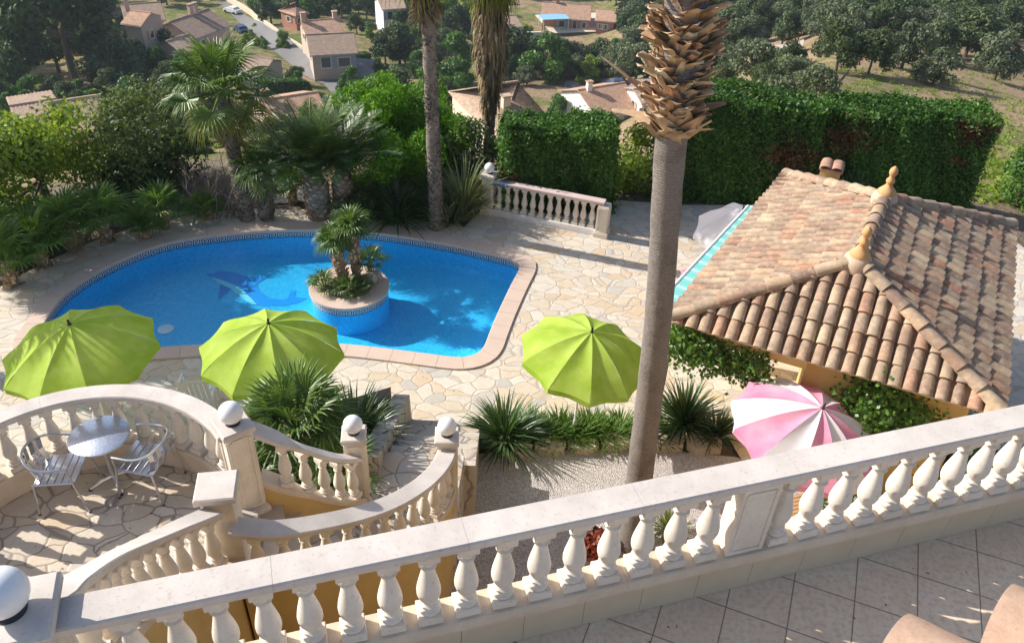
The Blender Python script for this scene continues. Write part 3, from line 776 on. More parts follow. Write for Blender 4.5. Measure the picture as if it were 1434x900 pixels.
# planter wall beside the descending flight
ROCK = m_crazy('rough_stone_wall', 4.0, (.30,.27,.24), (.44,.40,.35), (.16,.14,.12), .3)
w = MB(); w.add([(-1.98,7.75,-.03),(-1.68,7.75,-.03),(-1.64,10.35,-.03),(-1.94,10.35,-.03),(-1.98,7.75,1.75),(-1.70,7.75,1.75),(-1.66,10.35,.55),(-1.92,10.35,.55)],
   [(3,2,1,0),(4,5,6,7),(0,1,5,4),(1,2,6,5),(2,3,7,6),(3,0,4,7)])
o = w.build('planter_wall', ROCK, smooth=False); tag(o, 'rough stone clad planter wall sloping down beside the lower steps', 'wall')
bed = MB(); bed.prism([(-4.4,6.75),(-2.3,7.1),(-2.0,7.8),(-1.96,10.3),(-4.3,9.0)], -.02, .75); o = bed.build('planting_bed_soil', SOIL, smooth=False); tag(o, kind='structure')
# ---- far balustrade behind the pool
bl = at(684,297,0); br = at(842,329,0); D = (br-bl); D.z = 0; Ld = D.length; Du = D.normalized(); rzb = math.atan2(Du.y, Du.x)
root = empty('stone_balustrade', (bl+br)/2, 'white stone balustrade standing beyond the far right corner of the pool', 'balustrade')
pa = bl+Vector((0,0,.90)); pb = br+Vector((0,0,.90)); PTH = [pa+Du*.12, pb-Du*.0]
FARST = m_stone('far_white_stone', (.74,.72,.70), (.66,.63,.60))
PINKR = m_stone('pink_capping_stone', (.66,.52,.48), (.58,.46,.42))
strip_parts(root, PTH, RAILP, 'handrail', PINKR, 1.2)
strip_parts(root, dz(PTH,-.735), [(a*1.2, b*2.0) for a, b in BASEP], 'base_course', FARST, 1.2)
run_balusters(root, PTH, -.735, .205, .16, .26)
pillar(root, (bl.x,bl.y), rzb, 0.0, .96, .26, .34); pillar(root, (br.x,br.y), rzb, 0.0, .80, .26, .26, cap=False)
localize(root)
globe_lamp((bl.x,bl.y), 1.045, 'small distant white globe lamp on the balustrade pillar beyond the pool', .12)
mb = MB(); V_ = []; tp = at(697,268,.95)
mb.v = []; nx_, ny_ = 9, 7
for j in range(ny_+1):
    for i in range(nx_+1):
        u, v_ = i/nx_-.5, j/ny_-.5; w_ = .10*abs(v_)**1.5*4
        p = bl+Du*(.30+u*.42)+Vector((-Du.y,Du.x,0))*(v_*.30); mb.v.append((p.x,p.y,.915-w_*.6+.012*math.sin(9*u+5*v_)))
for j in range(ny_):
    for i in range(nx_): mb.f.append((j*(nx_+1)+i, j*(nx_+1)+i+1, (j+1)*(nx_+1)+i+1, (j+1)*(nx_+1)+i)); mb.m.append(0)
o = mb.build('pool_towel', BLUEC, ang=60); md = o.modifiers.new('s','SOLIDIFY'); md.thickness = .012; tag(o, 'crumpled blue towel hanging over the rail beside the small far globe lamp', 'towel')
# lamp post
pb_ = at(836,300,0); top = zat(pb_.x, pb_.y, 224)
mb = MB(); mb.tube([pb_, (pb_.x,pb_.y,top)], .045, 12); mb.lathe([(.07,0),(.07,.03),(.05,.06)], (pb_.x,pb_.y,0), 12)
o = mb.build('steel_post', simple('galvanised_steel',(.55,.56,.58),None,rough=.4,bump=0,metal=.6)); tag(o, 'slim grey metal post standing behind the far balustrade', 'post')
# edging stones along the gravel strip
SL = simple('ochre_flagstone', (.60,.48,.33), (.46,.38,.30), 3, .85, .5, .01, 30, world=True)
def edge_stones(Pa, Pb, label):
    Pp = resample([Pa, Pb], step=.55)
    for k, (a, b) in enumerate(zip(Pp, Pp[1:])):
        c = (a+b)/2; l = (b-a).length; rz = math.atan2((b-a).y,(b-a).x)+random.uniform(-.06,.06)
        pts = []
        for q in range(9):
            t = 2*PI*q/9; pts.append((l*.5*math.cos(t)*random.uniform(.9,1.02)*1.12, .17*math.sin(t)*random.uniform(.8,1.2)*1.1))
        pts = [(max(-l*.47,min(l*.47,x)),y) for x, y in pts]
        mb = MB(); cs, sn = math.cos(rz), math.sin(rz)
        mb.prism([(c.x+x*cs-y*sn, c.y+x*sn+y*cs) for x, y in pts], .0, .13+random.uniform(0,.04))
        o = mb.build('edging_stone', SL, smooth=False); tag(o, label, 'stone', 'flat edging stones of the planting strip')
edge_stones(at(700,634), at(884,622), 'flat ochre edging stone between the planting strip and the pink gravel')
edge_stones(at(905,622), at(1010,628), 'flat ochre edging stone between the planting strip and the pink gravel')
# ------------------------------------------------------------------ tiled pool house
ZE, ZR = 2.65, 3.62
FL = at(940,447,ZE); FR = at(1398,578,ZE); BR = at(1415,318,ZE); BL = at(1100,247,ZE)
F1 = at(1200,368,ZR); F2 = at(1238,280,ZR)
def tiles_on(P, name, mat, parent, step=.205, row=.31, r0=.088, r1=.072, base=None):
    """P: eave start, eave end, then the upper corners; barrel tiles in columns"""
    E0, E1 = P[0], P[1]; U = (E1-E0).normalized(); Nn = (E1-E0).cross(P[2]-E1).normalized()
    if Nn.z < 0: Nn = -Nn
    S = Nn.cross(U).normalized()
    if (P[2]-E1).dot(S) < 0: S = -S
    Q = [((p-E0).dot(U), (p-E0).dot(S)) for p in P]
    L = Q[1][0]; nc = round(L/step); V = []; F = []
    base_poly = [p - Nn*.03 for p in P]
    mb = MB(); mb.add(base_poly, [tuple(range(len(P)))])
    def rng_at(u):
        ss = []
        for i in range(len(Q)):
            a, b = Q[i], Q[(i+1)%len(Q)]
            if (a[0] <= u < b[0]) or (b[0] <= u < a[0]): ss.append(a[1]+(b[1]-a[1])*(u-a[0])/(b[0]-a[0]))
        return (min(ss), max(ss)) if len(ss) > 1 else None
    seg = 7
    for c in range(nc):
        u = (c+.5)*L/nc; rg = rng_at(u)
        if not rg: continue
        s0, s1 = rg[0]-.07, rg[1]
        for kind in (0, 1):       # covers and pans
            uu = u if kind == 0 else u+L/nc*.5
            s = s0 + (.0 if kind == 0 else .03); k = 0
            while s < s1-.04:
                e = min(s+row+.09, s1+.02); ju = random.uniform(-.011,.011); jr = random.uniform(.92,1.07); b = len(V)
                lift0, lift1 = (.045+random.uniform(-.012,.016), .018) if kind == 0 else (.0, -.012)
                for (ss, rr, hh) in ((s, r0*jr, lift0), (s+.02, r0*jr, lift0), (e, r1*jr, lift1)):
                    for q in range(seg+1):
                        a = PI*q/seg
                        x = -rr*math.cos(a); h = rr*.78*math.sin(a)
                        if kind == 1: h = -h*.55+.03
                        p = E0+U*(uu+x+ju)+S*ss+Nn*(h+hh); V.append(tuple(p))
                # front thickness
                if kind == 0:
                    for q in range(seg+1):
                        a = PI*q/seg; p = E0+U*(uu-(rr0:=r0*jr-.014)*math.cos(a)+ju)+S*(s)+Nn*(rr0*.78*math.sin(a)+lift0); V.append(tuple(p))
                m_ = seg+1
                for r_ in range(2):
                    for q in range(seg): F.append((b+r_*m_+q, b+r_*m_+q+1, b+(r_+1)*m_+q+1, b+(r_+1)*m_+q))
                if kind == 0:
                    for q in range(seg): F.append((b+3*m_+q, b+3*m_+q+1, b+q+1, b+q))
                s += row*random.uniform(.985,1.015); k += 1
    o = arr_obj(name, V, F, mat, parent)
    me = o.data; me.polygons.foreach_set('use_smooth', [True]*len(me.polygons)); me.set_sharp_from_angle(angle=R(50))
    d = mb.build('roof_deck', base or simple(name+'_underlay', (.30,.18,.13), None, rough=.9, bump=0), parent, smooth=False); return o
def ridge_on(a, b, parent, name='ridge_tiles', mat=None, r=.115, ln=.36, up=.04):
    a, b = Vector(a), Vector(b); L = (b-a).length; T = (b-a).normalized(); X = T.cross(Vector((0,0,1))).normalized(); Z = X.cross(T)
    V = []; F = []; s = 0; seg = 9
    while s < L-.05:
        e = min(s+ln+.06, L+.02); bb = len(V); jr = random.uniform(.96,1.04)
        for ss, rr, h in ((s, r*jr, .03), (s+.03, r*jr, .03), (e, r*.86*jr, .005)):
            for q in range(seg+1):
                t = PI*(-.08+1.16*q/seg); V.append(tuple(a+T*ss+X*(-rr*math.cos(t))+Z*(rr*.85*math.sin(t)+h+up)))
        for q in range(seg+1):
            t = PI*(-.08+1.16*q/seg); rr = r*jr-.016; V.append(tuple(a+T*s+X*(-rr*math.cos(t))+Z*(rr*.85*math.sin(t)+.03+up)))
        m_ = seg+1
        for r_ in range(2):
            for q in range(seg): F.append((bb+r_*m_+q, bb+r_*m_+q+1, bb+(r_+1)*m_+q+1, bb+(r_+1)*m_+q))
        for q in range(seg): F.append((bb+3*m_+q, bb+3*m_+q+1, bb+q+1, bb+q))
        s += ln
    o = arr_obj(name, V, F, mat or TILE, parent); me = o.data; me.polygons.foreach_set('use_smooth', [True]*len(me.polygons)); me.set_sharp_from_angle(angle=R(50)); return o
ph = empty('pool_house', (FL+FR+BL+BR)/4*Vector((1,1,0)) if False else Vector(((FL.x+BR.x)/2,(FL.y+BR.y)/2,0)), 'ochre walled pool house under an old hipped clay tile roof with two finials', 'pool house')
def inset(P, d):
    c = sum(P, Vector())/len(P); return [p+(c-p).normalized()*d for p in P]
W4 = inset([FL,FR,BR,BL], .42)
lp = lambda a, b, t: a.lerp(b, t)
Wm = lp(W4[0], W4[1], .44); Wb = lp(W4[3], W4[2], .30)
mb = MB(); mb.prism([(p.x,p.y) for p in (Wm, W4[1], W4[2], Wb)], -.02, ZE-.05); mb.build('wall', YELLOW, ph, smooth=False)
for a_, b_ in ((W4[0], Wm), (W4[0], W4[3]), (W4[3], Wb)):
    c_ = (a_+b_)/2; l_ = (b_-a_).length; mb = MB(); mb.box((c_.x,c_.y,ZE-.22), (l_+.02,.24,.26), math.atan2((b_-a_).y,(b_-a_).x)); mb.build('beam', YELLOW, ph, smooth=False)
for p_ in (W4[3], lp(W4[0],W4[3],.5)):
    mb = MB(); mb.box((p_.x,p_.y,(ZE-.35)/2), (.26,.26,ZE-.35), R(-22), bev=.01); mb.build('post', YELLOW, ph)
E4 = inset([FL,FR,BR,BL], .10)
mb = MB(); mb.prism([(p.x,p.y) for p in E4], ZE-.13, ZE-.045); mb.build('eave_soffit', CREAM, ph, smooth=False)
rf = tiles_on([FL,FR,F1], 'roof', TILE, ph)
tiles_on([FR,BR,F2,F1], 'roof', TILE, ph)
tiles_on([BR,BL,F2], 'roof', TILE, ph)
tiles_on([BL,FL,F1,F2], 'roof', TILE, ph)
for a, b in ((FL,F1),(FR,F1),(BR,F2),(BL,F2)):
    ridge_on(a+(b-a)*.0, b, ph)
ridge_on(F1, F2, ph)
def finial(c, z, s=1.0):
    mb = MB(); mb.lathe([(.15,0),(.15,.03),(.10,.09),(.055,.14),(.05,.17),(.07,.20),(.07,.235),(.045,.27),(.04,.30),(.062,.345),(.068,.385),(.055,.43),(.025,.465),(.004,.48)], seg=20, M=Matrix.Translation(Vector((c.x,c.y,z))) @ Matrix.Scale(s,4))
    return mb.build('finial', CLAY, ph, ang=50)
for c in (F1, F2):
    mb = MB(); finial(c, ZR+.13, 1.0); mb.lathe([(.20,-.12),(.21,.0),(.18,.08),(.12,.14),(.02,.16)], (c.x,c.y,ZR+.02), 20)
    mb.build('ridge_mortar', MATS.get('pinkish_mortar') or simple('pinkish_mortar', (.50,.36,.27),(.58,.45,.34), 8,.9,.4,.01,40,world=True), ph)
# chimney
cc = at(1158,258,ZE+.35); ctop = zat(cc.x, cc.y, 236)
mb = MB(); mb.box((cc.x,cc.y,(ZE-.4+ctop)/2), (.36,.30,ctop-ZE+.4), R(-22), bev=.01); chm = mb.build('chimney', YELLOW, ph)
mb = MB(); mb.box((cc.x,cc.y,ctop+.02), (.42,.36,.04), R(-22), bev=.008)
for s_ in (-1,1):
    M = Matrix.Translation(Vector((cc.x,cc.y,ctop+.05))) @ Matrix.Rotation(R(-22),4,'Z') @ Matrix.Translation(Vector((s_*.1,0,0)))
    pts = [(.10*math.cos(t)-.0, .06*math.sin(t)) for t in np.linspace(PI,0,8)]
    mb.add([M @ Vector((x,y,z)) for y in (-.2,.2) for x, z in pts], [(i,i+1,9+i,8+i) for i in range(7)])
    mb.add([M @ Vector((x*.86,y,z*.86-.004)) for y in (-.2,.2) for x, z in pts], [(i,i+1,9+i,8+i) for i in range(7)])
mb.build('chimney_cap', TILE2, chm)
localize(ph)
# turquoise striped awning strip along the left eave
AWN = simple('turquoise_slat', (.22,.62,.58), None, rough=.5, bump=0); AWS = simple('pale_aqua_slat', (.45,.78,.74), None, rough=.5, bump=0)
aw = empty('striped_awning', (FL+BL)/2-Vector((0,0,.2)), 'narrow turquoise and white slatted awning along the left eave of the pool house', 'awning')
a0_ = at(944,407,ZE-.12); b0_ = at(1052,290,ZE-.12); T_ = (b0_-a0_).normalized(); X_ = Vector((-T_.y,T_.x,0)); L_ = (b0_-a0_).length
mb = MB(); k = 0; s_ = -.5
while s_ < L_+.0:
    c = a0_+T_*(s_+.05)-X_*.0; mb.box((0,0,0), (.092,.40,.02), M=Matrix.Translation(c+X_*(-.17)+Vector((0,0,-.0))) @ Matrix.Rotation(math.atan2(T_.y,T_.x),4,'Z'), m=k%3==0); s_ += .10; k += 1
mb.build('slats', [AWN, AWS], aw, smooth=False)
mb = MB(); mb.tube([a0_-T_*.5+X_*.06, b0_+X_*.06], .028, 8); mb.build('front_rail', PLASTW, aw); 
mb = MB()
for s_ in (.2, L_-.3):
    p = a0_+T_*s_+X_*.0; mb.tube([p, p-X_*.45+Vector((0,0,-.35))], .018, 6)
mb.build('bracket', PLASTW, aw); localize(aw)
# own eave tiles in the lower right corner
def big_tile(c, ax, r, ln, mat, parent):
    ax = Vector(ax).normalized(); X = ax.cross(Vector((0,0,1))).normalized(); Z = X.cross(ax); V = []; F = []; seg = 20
    rows = [(0,r),(.01,r*1.0),(ln*.5,r*.93),(ln,r*.86)]
    for s, rr in rows:
        for q in range(seg+1):
            t = PI*q/seg; V.append(tuple(Vector(c)+ax*s+X*(-rr*math.cos(t))+Z*(rr*.85*math.sin(t))))
    for s, rr in ((0,r-.018),(ln,r*.86-.018)):
        for q in range(seg+1):
            t = PI*q/seg; V.append(tuple(Vector(c)+ax*s+X*(-rr*math.cos(t))+Z*(rr*.85*math.sin(t))))
    m_ = seg+1
    for a, b in ((0,1),(1,2),(2,3),(4,0),(4,5)):
        for q in range(seg): F.append((a*m_+q, a*m_+q+1, b*m_+q+1, b*m_+q))
    o = arr_obj('barrel_tile', V, F, mat, parent); me = o.data; me.polygons.foreach_set('use_smooth', [True]*len(me.polygons)); me.set_sharp_from_angle(angle=R(50)); return o
q_ = NB('rosy_barrel_tile'); v_ = q_.pos(); n1_,_ = q_.noise(v_,30,6,.7); n2_,_ = q_.noise(v_,140,4,.7)
cc_ = q_.mix(q_.ramp(n1_,[(.35,(0,0,0)),(.7,(1,1,1))]), (.38,.25,.18), (.50,.35,.26)); cc_ = q_.mix(q_.math('MULTIPLY', q_.ramp(n2_,[(.58,(0,0,0)),(.68,(1,1,1))]), .6), cc_, (.28,.20,.15)); q_.col(cc_); q_.P(rough=.9, spec=.2); q_.bump(n2_, .5, .002)
BT = q_.m
ev = empty('roof_eave', (1.0,.7,8.5), 'rosy barrel tiles of the villa roof edge in the lower right corner', 'roof')
axd = (at(1315,950,8.6)-at(1250,905,8.6)); axd.z = 0; axd.normalize(); axd.z = .28
d_ = (at(1394,889,8.6)-at(1245,934,8.6))
for k in (-1,0,1,2):
    big_tile(at(1245,934,8.6)+d_*k, axd, d_.length*.47, .55, BT, ev)
mb = MB(); c_ = at(1245,934,8.6)-Vector((0,0,.09)); A_ = axd.normalized(); pts = [c_-d_*1.6+A_*.1, c_+d_*2.6+A_*.1, c_+d_*2.6+A_*.6, c_-d_*1.6+A_*.6]
mb.add(pts+[p-Vector((0,0,.03)) for p in pts], [(0,1,2,3),(7,6,5,4),(0,4,5,1),(1,5,6,2),(2,6,7,3),(3,7,4,0)]); mb.build('eave_board', TILE2, ev, smooth=False)
localize(ev)
# ------------------------------------------------------------------ parasols
def parasol(name, apexpx, rimz, D, mats, label, tilt=(0,0), seedv=1, N=10, pole_mat=None, rise=.42, phase=.1, basez=0):
    rnd = random.Random(seedv)
    c = at(apexpx[0], apexpx[1], rimz+rise*D/2*1.15)
    rt = empty(name, (c.x, c.y, basez), label, 'parasol', 'open parasols around the pool')
    Rr = D/2; MT = Matrix.Translation(Vector((c.x, c.y, rimz))) @ Matrix.Rotation(tilt[0],4,'X') @ Matrix.Rotation(tilt[1],4,'Y') @ Matrix.Rotation(phase,4,'Z')
    V = []; F = []; MI = []; nr = 8; na = 6
    def pt(a, u, s_):   # a: gore fraction angle index, u radial 0..1, s_ 0..1 across the gore
        ang = 2*PI*(a+s_)/N; edge = math.cos(PI/N)/math.cos(PI/N*(2*s_-1)); sag = 1-(1-edge)*(.3+.7*u)
        x = Rr*u*(sag-.035*u*u*math.sin(PI*s_)); z = rise*Rr*(1.15-.35*u-.80*u**2.1)-.05*Rr*math.sin(PI*s_)*math.sin(PI*min(1,u*1.05))+.006*math.sin(a*2.7+u*9+s_*5)*u
        return Vector((x*math.cos(ang), x*math.sin(ang), z))
    for a in range(N):
        b = len(V)
        for i in range(nr+1):
            for j in range(na+1): V.append(pt(a, .03+.97*i/nr, j/na))
        for j in range(na+1):
            p = pt(a, 1, j/na); V.append(Vector((p.x*1.0, p.y*1.0, p.z-.09-.012*math.sin(3*PI*j/na+a))))
        for i in range(nr+1):
            for j in range(na): F.append((b+i*(na+1)+j, b+i*(na+1)+j+1, b+(i+1)*(na+1)+j+1, b+(i+1)*(na+1)+j)); MI.append(a % len(mats))
    mb = MB(); mb.v = [tuple(MT @ p) for p in V]; mb.f = F; mb.m = MI
    o = mb.build('canopy', mats, rt, ang=25, fixn=False)
    ax = (MT.to_3x3() @ Vector((0,0,1))).normalized(); tp = MT @ Vector((0,0,rise*Rr*1.12))
    mb = MB(); M2 = Matrix.Translation(tp) @ ax.to_track_quat('Z','Y').to_matrix().to_4x4()
    mb.lathe([(.03,-.01),(.033,.01),(.018,.03),(.018,.075),(.010,.10)], seg=12, M=M2); mb.build('finial', BLACK, rt)
    mb = MB(); foot = Vector((c.x,c.y,basez)); kn = tp-ax*.75; kn2 = Vector((kn.x, kn.y, basez+.05))
    mb.tube([kn2, kn, tp], .02, 10); mb.build('pole', pole_mat or PLASTW, rt)
    mb = MB()
    for a in range(N):
        e = MT @ Vector((Rr*.96*math.cos(2*PI*a/N), Rr*.96*math.sin(2*PI*a/N), -.02)); m_ = MT @ Vector((Rr*.55*math.cos(2*PI*a/N), Rr*.55*math.sin(2*PI*a/N), rise*Rr*.6-.03))
        mb.tube([tp-ax*.03, m_, e], .005, 4); mb.tube([tp-ax*.45, m_], .005, 4)
    mb.build('ribs', PLASTW, rt)
    mb = MB(); mb.lathe([(.24,0),(.25,.03),(.22,.07),(.05,.10),(.03,.32),(.028,.34)], (kn2.x,kn2.y,basez), 24); mb.build('stand', simple('grey_concrete_stand',(.5,.5,.48),None,rough=.8,bump=0), rt)
    localize(rt); return rt
parasol('parasol', (100,452), 1.77, 2.28, [LIME], 'lime green parasol at the left end of the pool, leftmost of the green ones', (R(3),R(-2)), 1, 10, phase=.2)
parasol('parasol', (374,452), 1.77, 2.22, [LIME], 'lime green parasol beside the pool between the bistro terrace and the planter island', (0,R(2)), 2, 10, phase=.05)
parasol('parasol', (823,462), 1.73, 2.10, [LIME], 'bright lime green parasol on the paving, touching the tall palm trunk', (R(3),R(7)), 3, 10, phase=.35)
parasol('parasol', (1142,567), 1.76, 2.22, [PINK, WHITEC], 'tilted pink and white striped parasol in front of the pool house', (R(4),R(10)), 4, 12, phase=.15)
parasol('parasol', (1046,292), 1.55, 2.0, [WHITEC], 'white parasol partly hidden behind the pool house awning', (R(2),R(-8)), 5, 8)
# ------------------------------------------------------------------ bistro set
tc = at(138,609,3.37)
tb = empty('bistro_table', (tc.x,tc.y,2.65), 'round brushed metal bistro table on the curved terrace', 'table')
tb_ = tc.xy
q = NB('engraved_steel'); v = q.obj(); w1 = q.n('ShaderNodeTexVoronoi', feature='F1'); w1.inputs['Scale'].default_value = 34; q.l(v, w1.inputs['Vector'])
q.col(q.mix(w1.outputs[0], (.70,.74,.82), (.52,.57,.66))); q.P(rough=.38, metal=.85); q.bump(w1.outputs[0], .35, .003)
mb = MB(); mb.lathe([(.001,.0),(.305,.0),(.315,.008),(.315,.022),(.305,.028),(.001,.028)], (tc.x,tc.y,3.345), 48, cap=False); mb.build('tabletop', q.m, tb, ang=40)
mb = MB(); mb.tube([(tc.x,tc.y,2.72),(tc.x,tc.y,3.345)], .026, 12); mb.lathe([(.09,0),(.09,.012),(.03,.03)], (tc.x,tc.y,3.31), 16); mb.build('column', METAL, tb)
for k in range(4):
    a = R(38+90*k); mb = MB()
    p = [Vector((tc.x+r*math.cos(a), tc.y+r*math.sin(a), z)) for r, z in ((.02,2.74),(.12,2.725),(.26,2.675))]
    mb.tube(p, [.022,.020,.017], 8); l = mb.build('foot', METAL, tb)
    mb = MB(); mb.lathe([(.02,0),(.022,.012),(.015,.02)], (p[-1].x,p[-1].y,2.65), 10); mb.build('rubber_pad', BLACK, l)
localize(tb)
def bistro_chair(loc, rz, label):
    ch = empty('bistro_chair', loc, label, 'chair', 'aluminium bistro chairs on the round terrace', rz)
    # local: sitter faces +x
    for sx, sy in ((1,1),(1,-1),(-1,1),(-1,-1)):
        mb = MB(); top_ = (.20*sx*.95, .235*sy, .66 if sx > 0 else .45)
        mb.tube([(.25*sx, .25*sy, .015), (.205*sx, .235*sy, .44), top_] if sx < 0 else [(.27,.25*sy,.015),(.20,.24*sy,.45),(.19,.255*sy,.665)], .0115, 8)
        mb.lathe([(.014,0),(.014,.02)], (.25*sx if sx<0 else .27, .25*sy, 0), 8, m=1); mb.build('leg', [METAL, BLACK], ch)
    mb = MB()
    for k in range(6): mb.box((.195-.075*k, 0, .452-.004*k), (.062,.44,.014), bev=.004)
    mb.build('seat', METAL, ch)
    mb = MB(); mb.tube([(.21,.225,.44),(-.21,.215,.42)], .011, 8); mb.tube([(.21,-.225,.44),(-.21,-.215,.42)], .011, 8)
    mb.tube([(.22,-.22,.438),(.22,.22,.438)], .009, 8); mb.tube([(.0,-.25,.25),(0,.25,.25)], .0, 4); mb.build('seat_frame', METAL, ch)
    loop = [Vector((.19,-.255,.665)), Vector((.10,-.27,.68)), Vector((-.05,-.275,.69)), Vector((-.17,-.24,.715)), Vector((-.255,-.14,.745)), Vector((-.285,0,.76)), Vector((-.255,.14,.745)), Vector((-.17,.24,.715)), Vector((-.05,.275,.69)), Vector((.10,.27,.68)), Vector((.19,.255,.665))]
    mb = MB(); mb.tube(smooth_path(loop, 5), .0135, 10); mb.build('arm_loop', METAL, ch)
    mb = MB()
    for k in range(5):
        t = (k-2)*.36; x0, y0 = -.275*math.cos(t)-.0, .26*math.sin(t)
        P_ = [(x0*.99, y0, .75-.03*abs(math.sin(t))), (x0*1.0-.005, y0*.97, .6), (x0*.82, y0*.9, .445)]
        rt_ = Vector((-math.sin(t), -math.cos(t), 0)).normalized()*.026
        vs = []
        for p in P_: p = Vector(p); vs += [p+rt_, p-rt_]
        nrm_ = Vector((math.cos(t), -math.sin(t), 0))*.006
        mb.add([v+nrm_ for v in vs]+[v-nrm_ for v in vs], [(0,1,3,2),(2,3,5,4),(6,8,9,7),(8,10,11,9),(0,2,8,6),(2,4,10,8),(1,7,9,3),(3,9,11,5)])
    mb.build('back_slats', METAL, ch, smooth=False)
    return ch
c1 = at(84,655,3.10); bistro_chair((c1.x,c1.y,2.65), R(8), 'aluminium bistro chair on the left of the round table, back to the balusters')
c2 = at(203,640,3.10); bistro_chair((c2.x,c2.y,2.65), R(172), 'aluminium bistro chair on the right of the round table')
# white plastic garden chair beside the pool
def garden_chair(loc, rz, label, mat=None, name='garden_chair'):
    mat = mat or PLASTW
    ch = empty(name, loc, label, 'chair', None, rz)
    for sx, sy in ((1,1),(1,-1),(-1,1),(-1,-1)):
        mb = MB(); mb.add([(.24*sx+dx, .24*sy+dy, z) for z, f in ((0,1.15),(.42,1)) for dx, dy in ((-.025,-.02),(.025,-.02),(.025,.02),(-.025,.02))], [(3,2,1,0),(4,5,6,7),(0,1,5,4),(1,2,6,5),(2,3,7,6),(3,0,4,7)]); mb.build('leg', mat, ch)
    mb = MB(); mb.box((0,0,.42), (.50,.50,.03), bev=.012); mb.build('seat', mat, ch)
    mb = MB()
    for k in range(6): mb.box((0,0,0), (.018,.06,.42), M=Matrix.Translation(Vector((-.27,(k-2.5)*.082,.64))) @ Matrix.Rotation(R(-12),4,'Y'), bev=.005)
    mb.box((0,0,0), (.026,.52,.07), M=Matrix.Translation(Vector((-.315,0,.86))) @ Matrix.Rotation(R(-12),4,'Y'), bev=.01); mb.build('backrest', mat, ch)
    for s_ in (-1,1):
        mb = MB(); mb.tube([(.22,.265*s_,.42),(.20,.275*s_,.64),(.0,.275*s_,.665),(-.27,.265*s_,.66)], .02, 8); mb.build('armrest', mat, ch)
    return ch
g1 = at(283,560,.2); garden_chair((g1.x,g1.y,0), R(100), 'white plastic garden chair under the second green parasol')
GREYP = simple('grey_plastic', (.42,.40,.39), None, rough=.45, bump=0)
# metal framed chair by the pool house and pink cushion
g2 = at(972,388,.4); mb = MB()
ch = empty('hoop_chair', (g2.x,g2.y,0), 'pale metal chair with a hooped back behind the tall palm, near the striped awning', 'chair', rz=R(200))
hoop = [(-.2,-.22,.45),(-.24,-.22,.8),(-.26,-.12,.95),(-.26,.12,.95),(-.24,.22,.8),(-.2,.22,.45)]
mb.tube(smooth_path(hoop,4), .014, 8); mb.tube(smooth_path([(-.21,-.12,.45),(-.25,-.1,.72),(-.25,.1,.72),(-.21,.12,.45)],4), .009, 6); mb.build('backrest', METAL, ch)
mb = MB(); mb.box((0,0,.46), (.44,.44,.05), bev=.015); mb.build('seat', PINK, ch)
for sx, sy in ((1,1),(1,-1),(-1,1),(-1,-1)):
    mb = MB(); mb.tube([(.22*sx,.21*sy,0),(.19*sx,.2*sy,.45)], .012, 6); mb.build('leg', METAL, ch)
# slatted table + chairs under the pink parasol, seen through the balusters
t2 = at(1105,735,.72); tb = empty('slatted_table', (t2.x,t2.y,0), 'slatted teak table seen between the balusters below the pink parasol', 'table', rz=R(20))
mb = MB()
for k in range(15): mb.box((0,(k-7)*.062,.72), (1.15,.05,.022), bev=.004)
mb.box((-.5,0,.70), (.05,.9,.02)); mb.box((.5,0,.70), (.05,.9,.02)); mb.build('tabletop', WOODT, tb)
for sx, sy in ((1,1),(1,-1),(-1,1),(-1,-1)):
    mb = MB(); mb.box((.5*sx,.4*sy,.345), (.06,.06,.69), bev=.004); mb.build('leg', WOODT, tb)
for (x, y, rz, lb) in ((1175,750,200,'white plastic garden chair at the right end of the slatted table'),):
    g = at(x, y, .42); garden_chair((g.x,g.y,0), R(rz), lb)
# ------------------------------------------------------------------ foliage kit
G_PALM = foliage('fan_palm_leaf', [(0.073,0.138,0.029),(0.121,0.211,0.049),(0.179,0.276,0.065),(0.097,0.162,0.049)], .28, .42, .5)
G_YPALM = foliage('young_palm_leaf', [(.10,.20,.035),(.15,.27,.05),(.20,.33,.07),(.09,.17,.04)], .35, .42, .5)
G_PALMY = foliage('yellowing_palm_leaf', [(.16,.20,.03),(.30,.28,.04),(.12,.17,.03)], .35, .5, .4)
G_PHX = foliage('date_palm_leaf', [(0.068,0.128,0.042),(0.105,0.180,0.053),(0.150,0.225,0.075)], .25, .4, .5)
G_STRAP = foliage('strap_leaf', [(0.047,0.088,0.038),(0.068,0.128,0.047),(0.095,0.162,0.061)], .2, .3, .6)
G_GRASS = foliage('lawn_blade', [(.07,.14,.02),(.11,.21,.03),(.15,.26,.04)], .35, .5, .4)
G_AGAVE = foliage('grassy_striped_leaf', [(.14,.18,.09),(.26,.30,.15),(.36,.38,.20),(.12,.15,.08)], .25, .5, .4)
G_HEDGE = foliage('hedge_leaf', [(.045,.11,.02),(.07,.16,.03),(.11,.23,.04),(.055,.13,.024)], .3, .5, .35, .7)
G_BRIGHT = foliage('bright_pine_leaf', [(.08,.20,.012),(.12,.28,.015),(.17,.34,.02)], .35, .5, .35, .5)
G_LIME = foliage('light_green_leaf', [(0.161,0.241,0.040),(0.230,0.322,0.057),(0.310,0.391,0.081)], .4, .5, .35)
G_OLIVE = foliage('olive_green_leaf', [(0.077,0.119,0.049),(0.119,0.168,0.070),(0.168,0.210,0.098)], .3, .55, .3)
G_OAK = foliage('cork_oak_leaf', [(0.053,0.083,0.038),(0.083,0.120,0.053),(0.120,0.165,0.075)], .2, .6, .25, .15)
G_OAK2 = foliage('grey_green_leaf', [(0.095,0.121,0.074),(0.135,0.169,0.101),(0.176,0.209,0.135)], .2, .6, .25, .15)
G_PINE = foliage('dark_pine_leaf', [(0.033,0.068,0.024),(0.053,0.098,0.033),(0.075,0.128,0.045)], .15, .6, .25, .15)
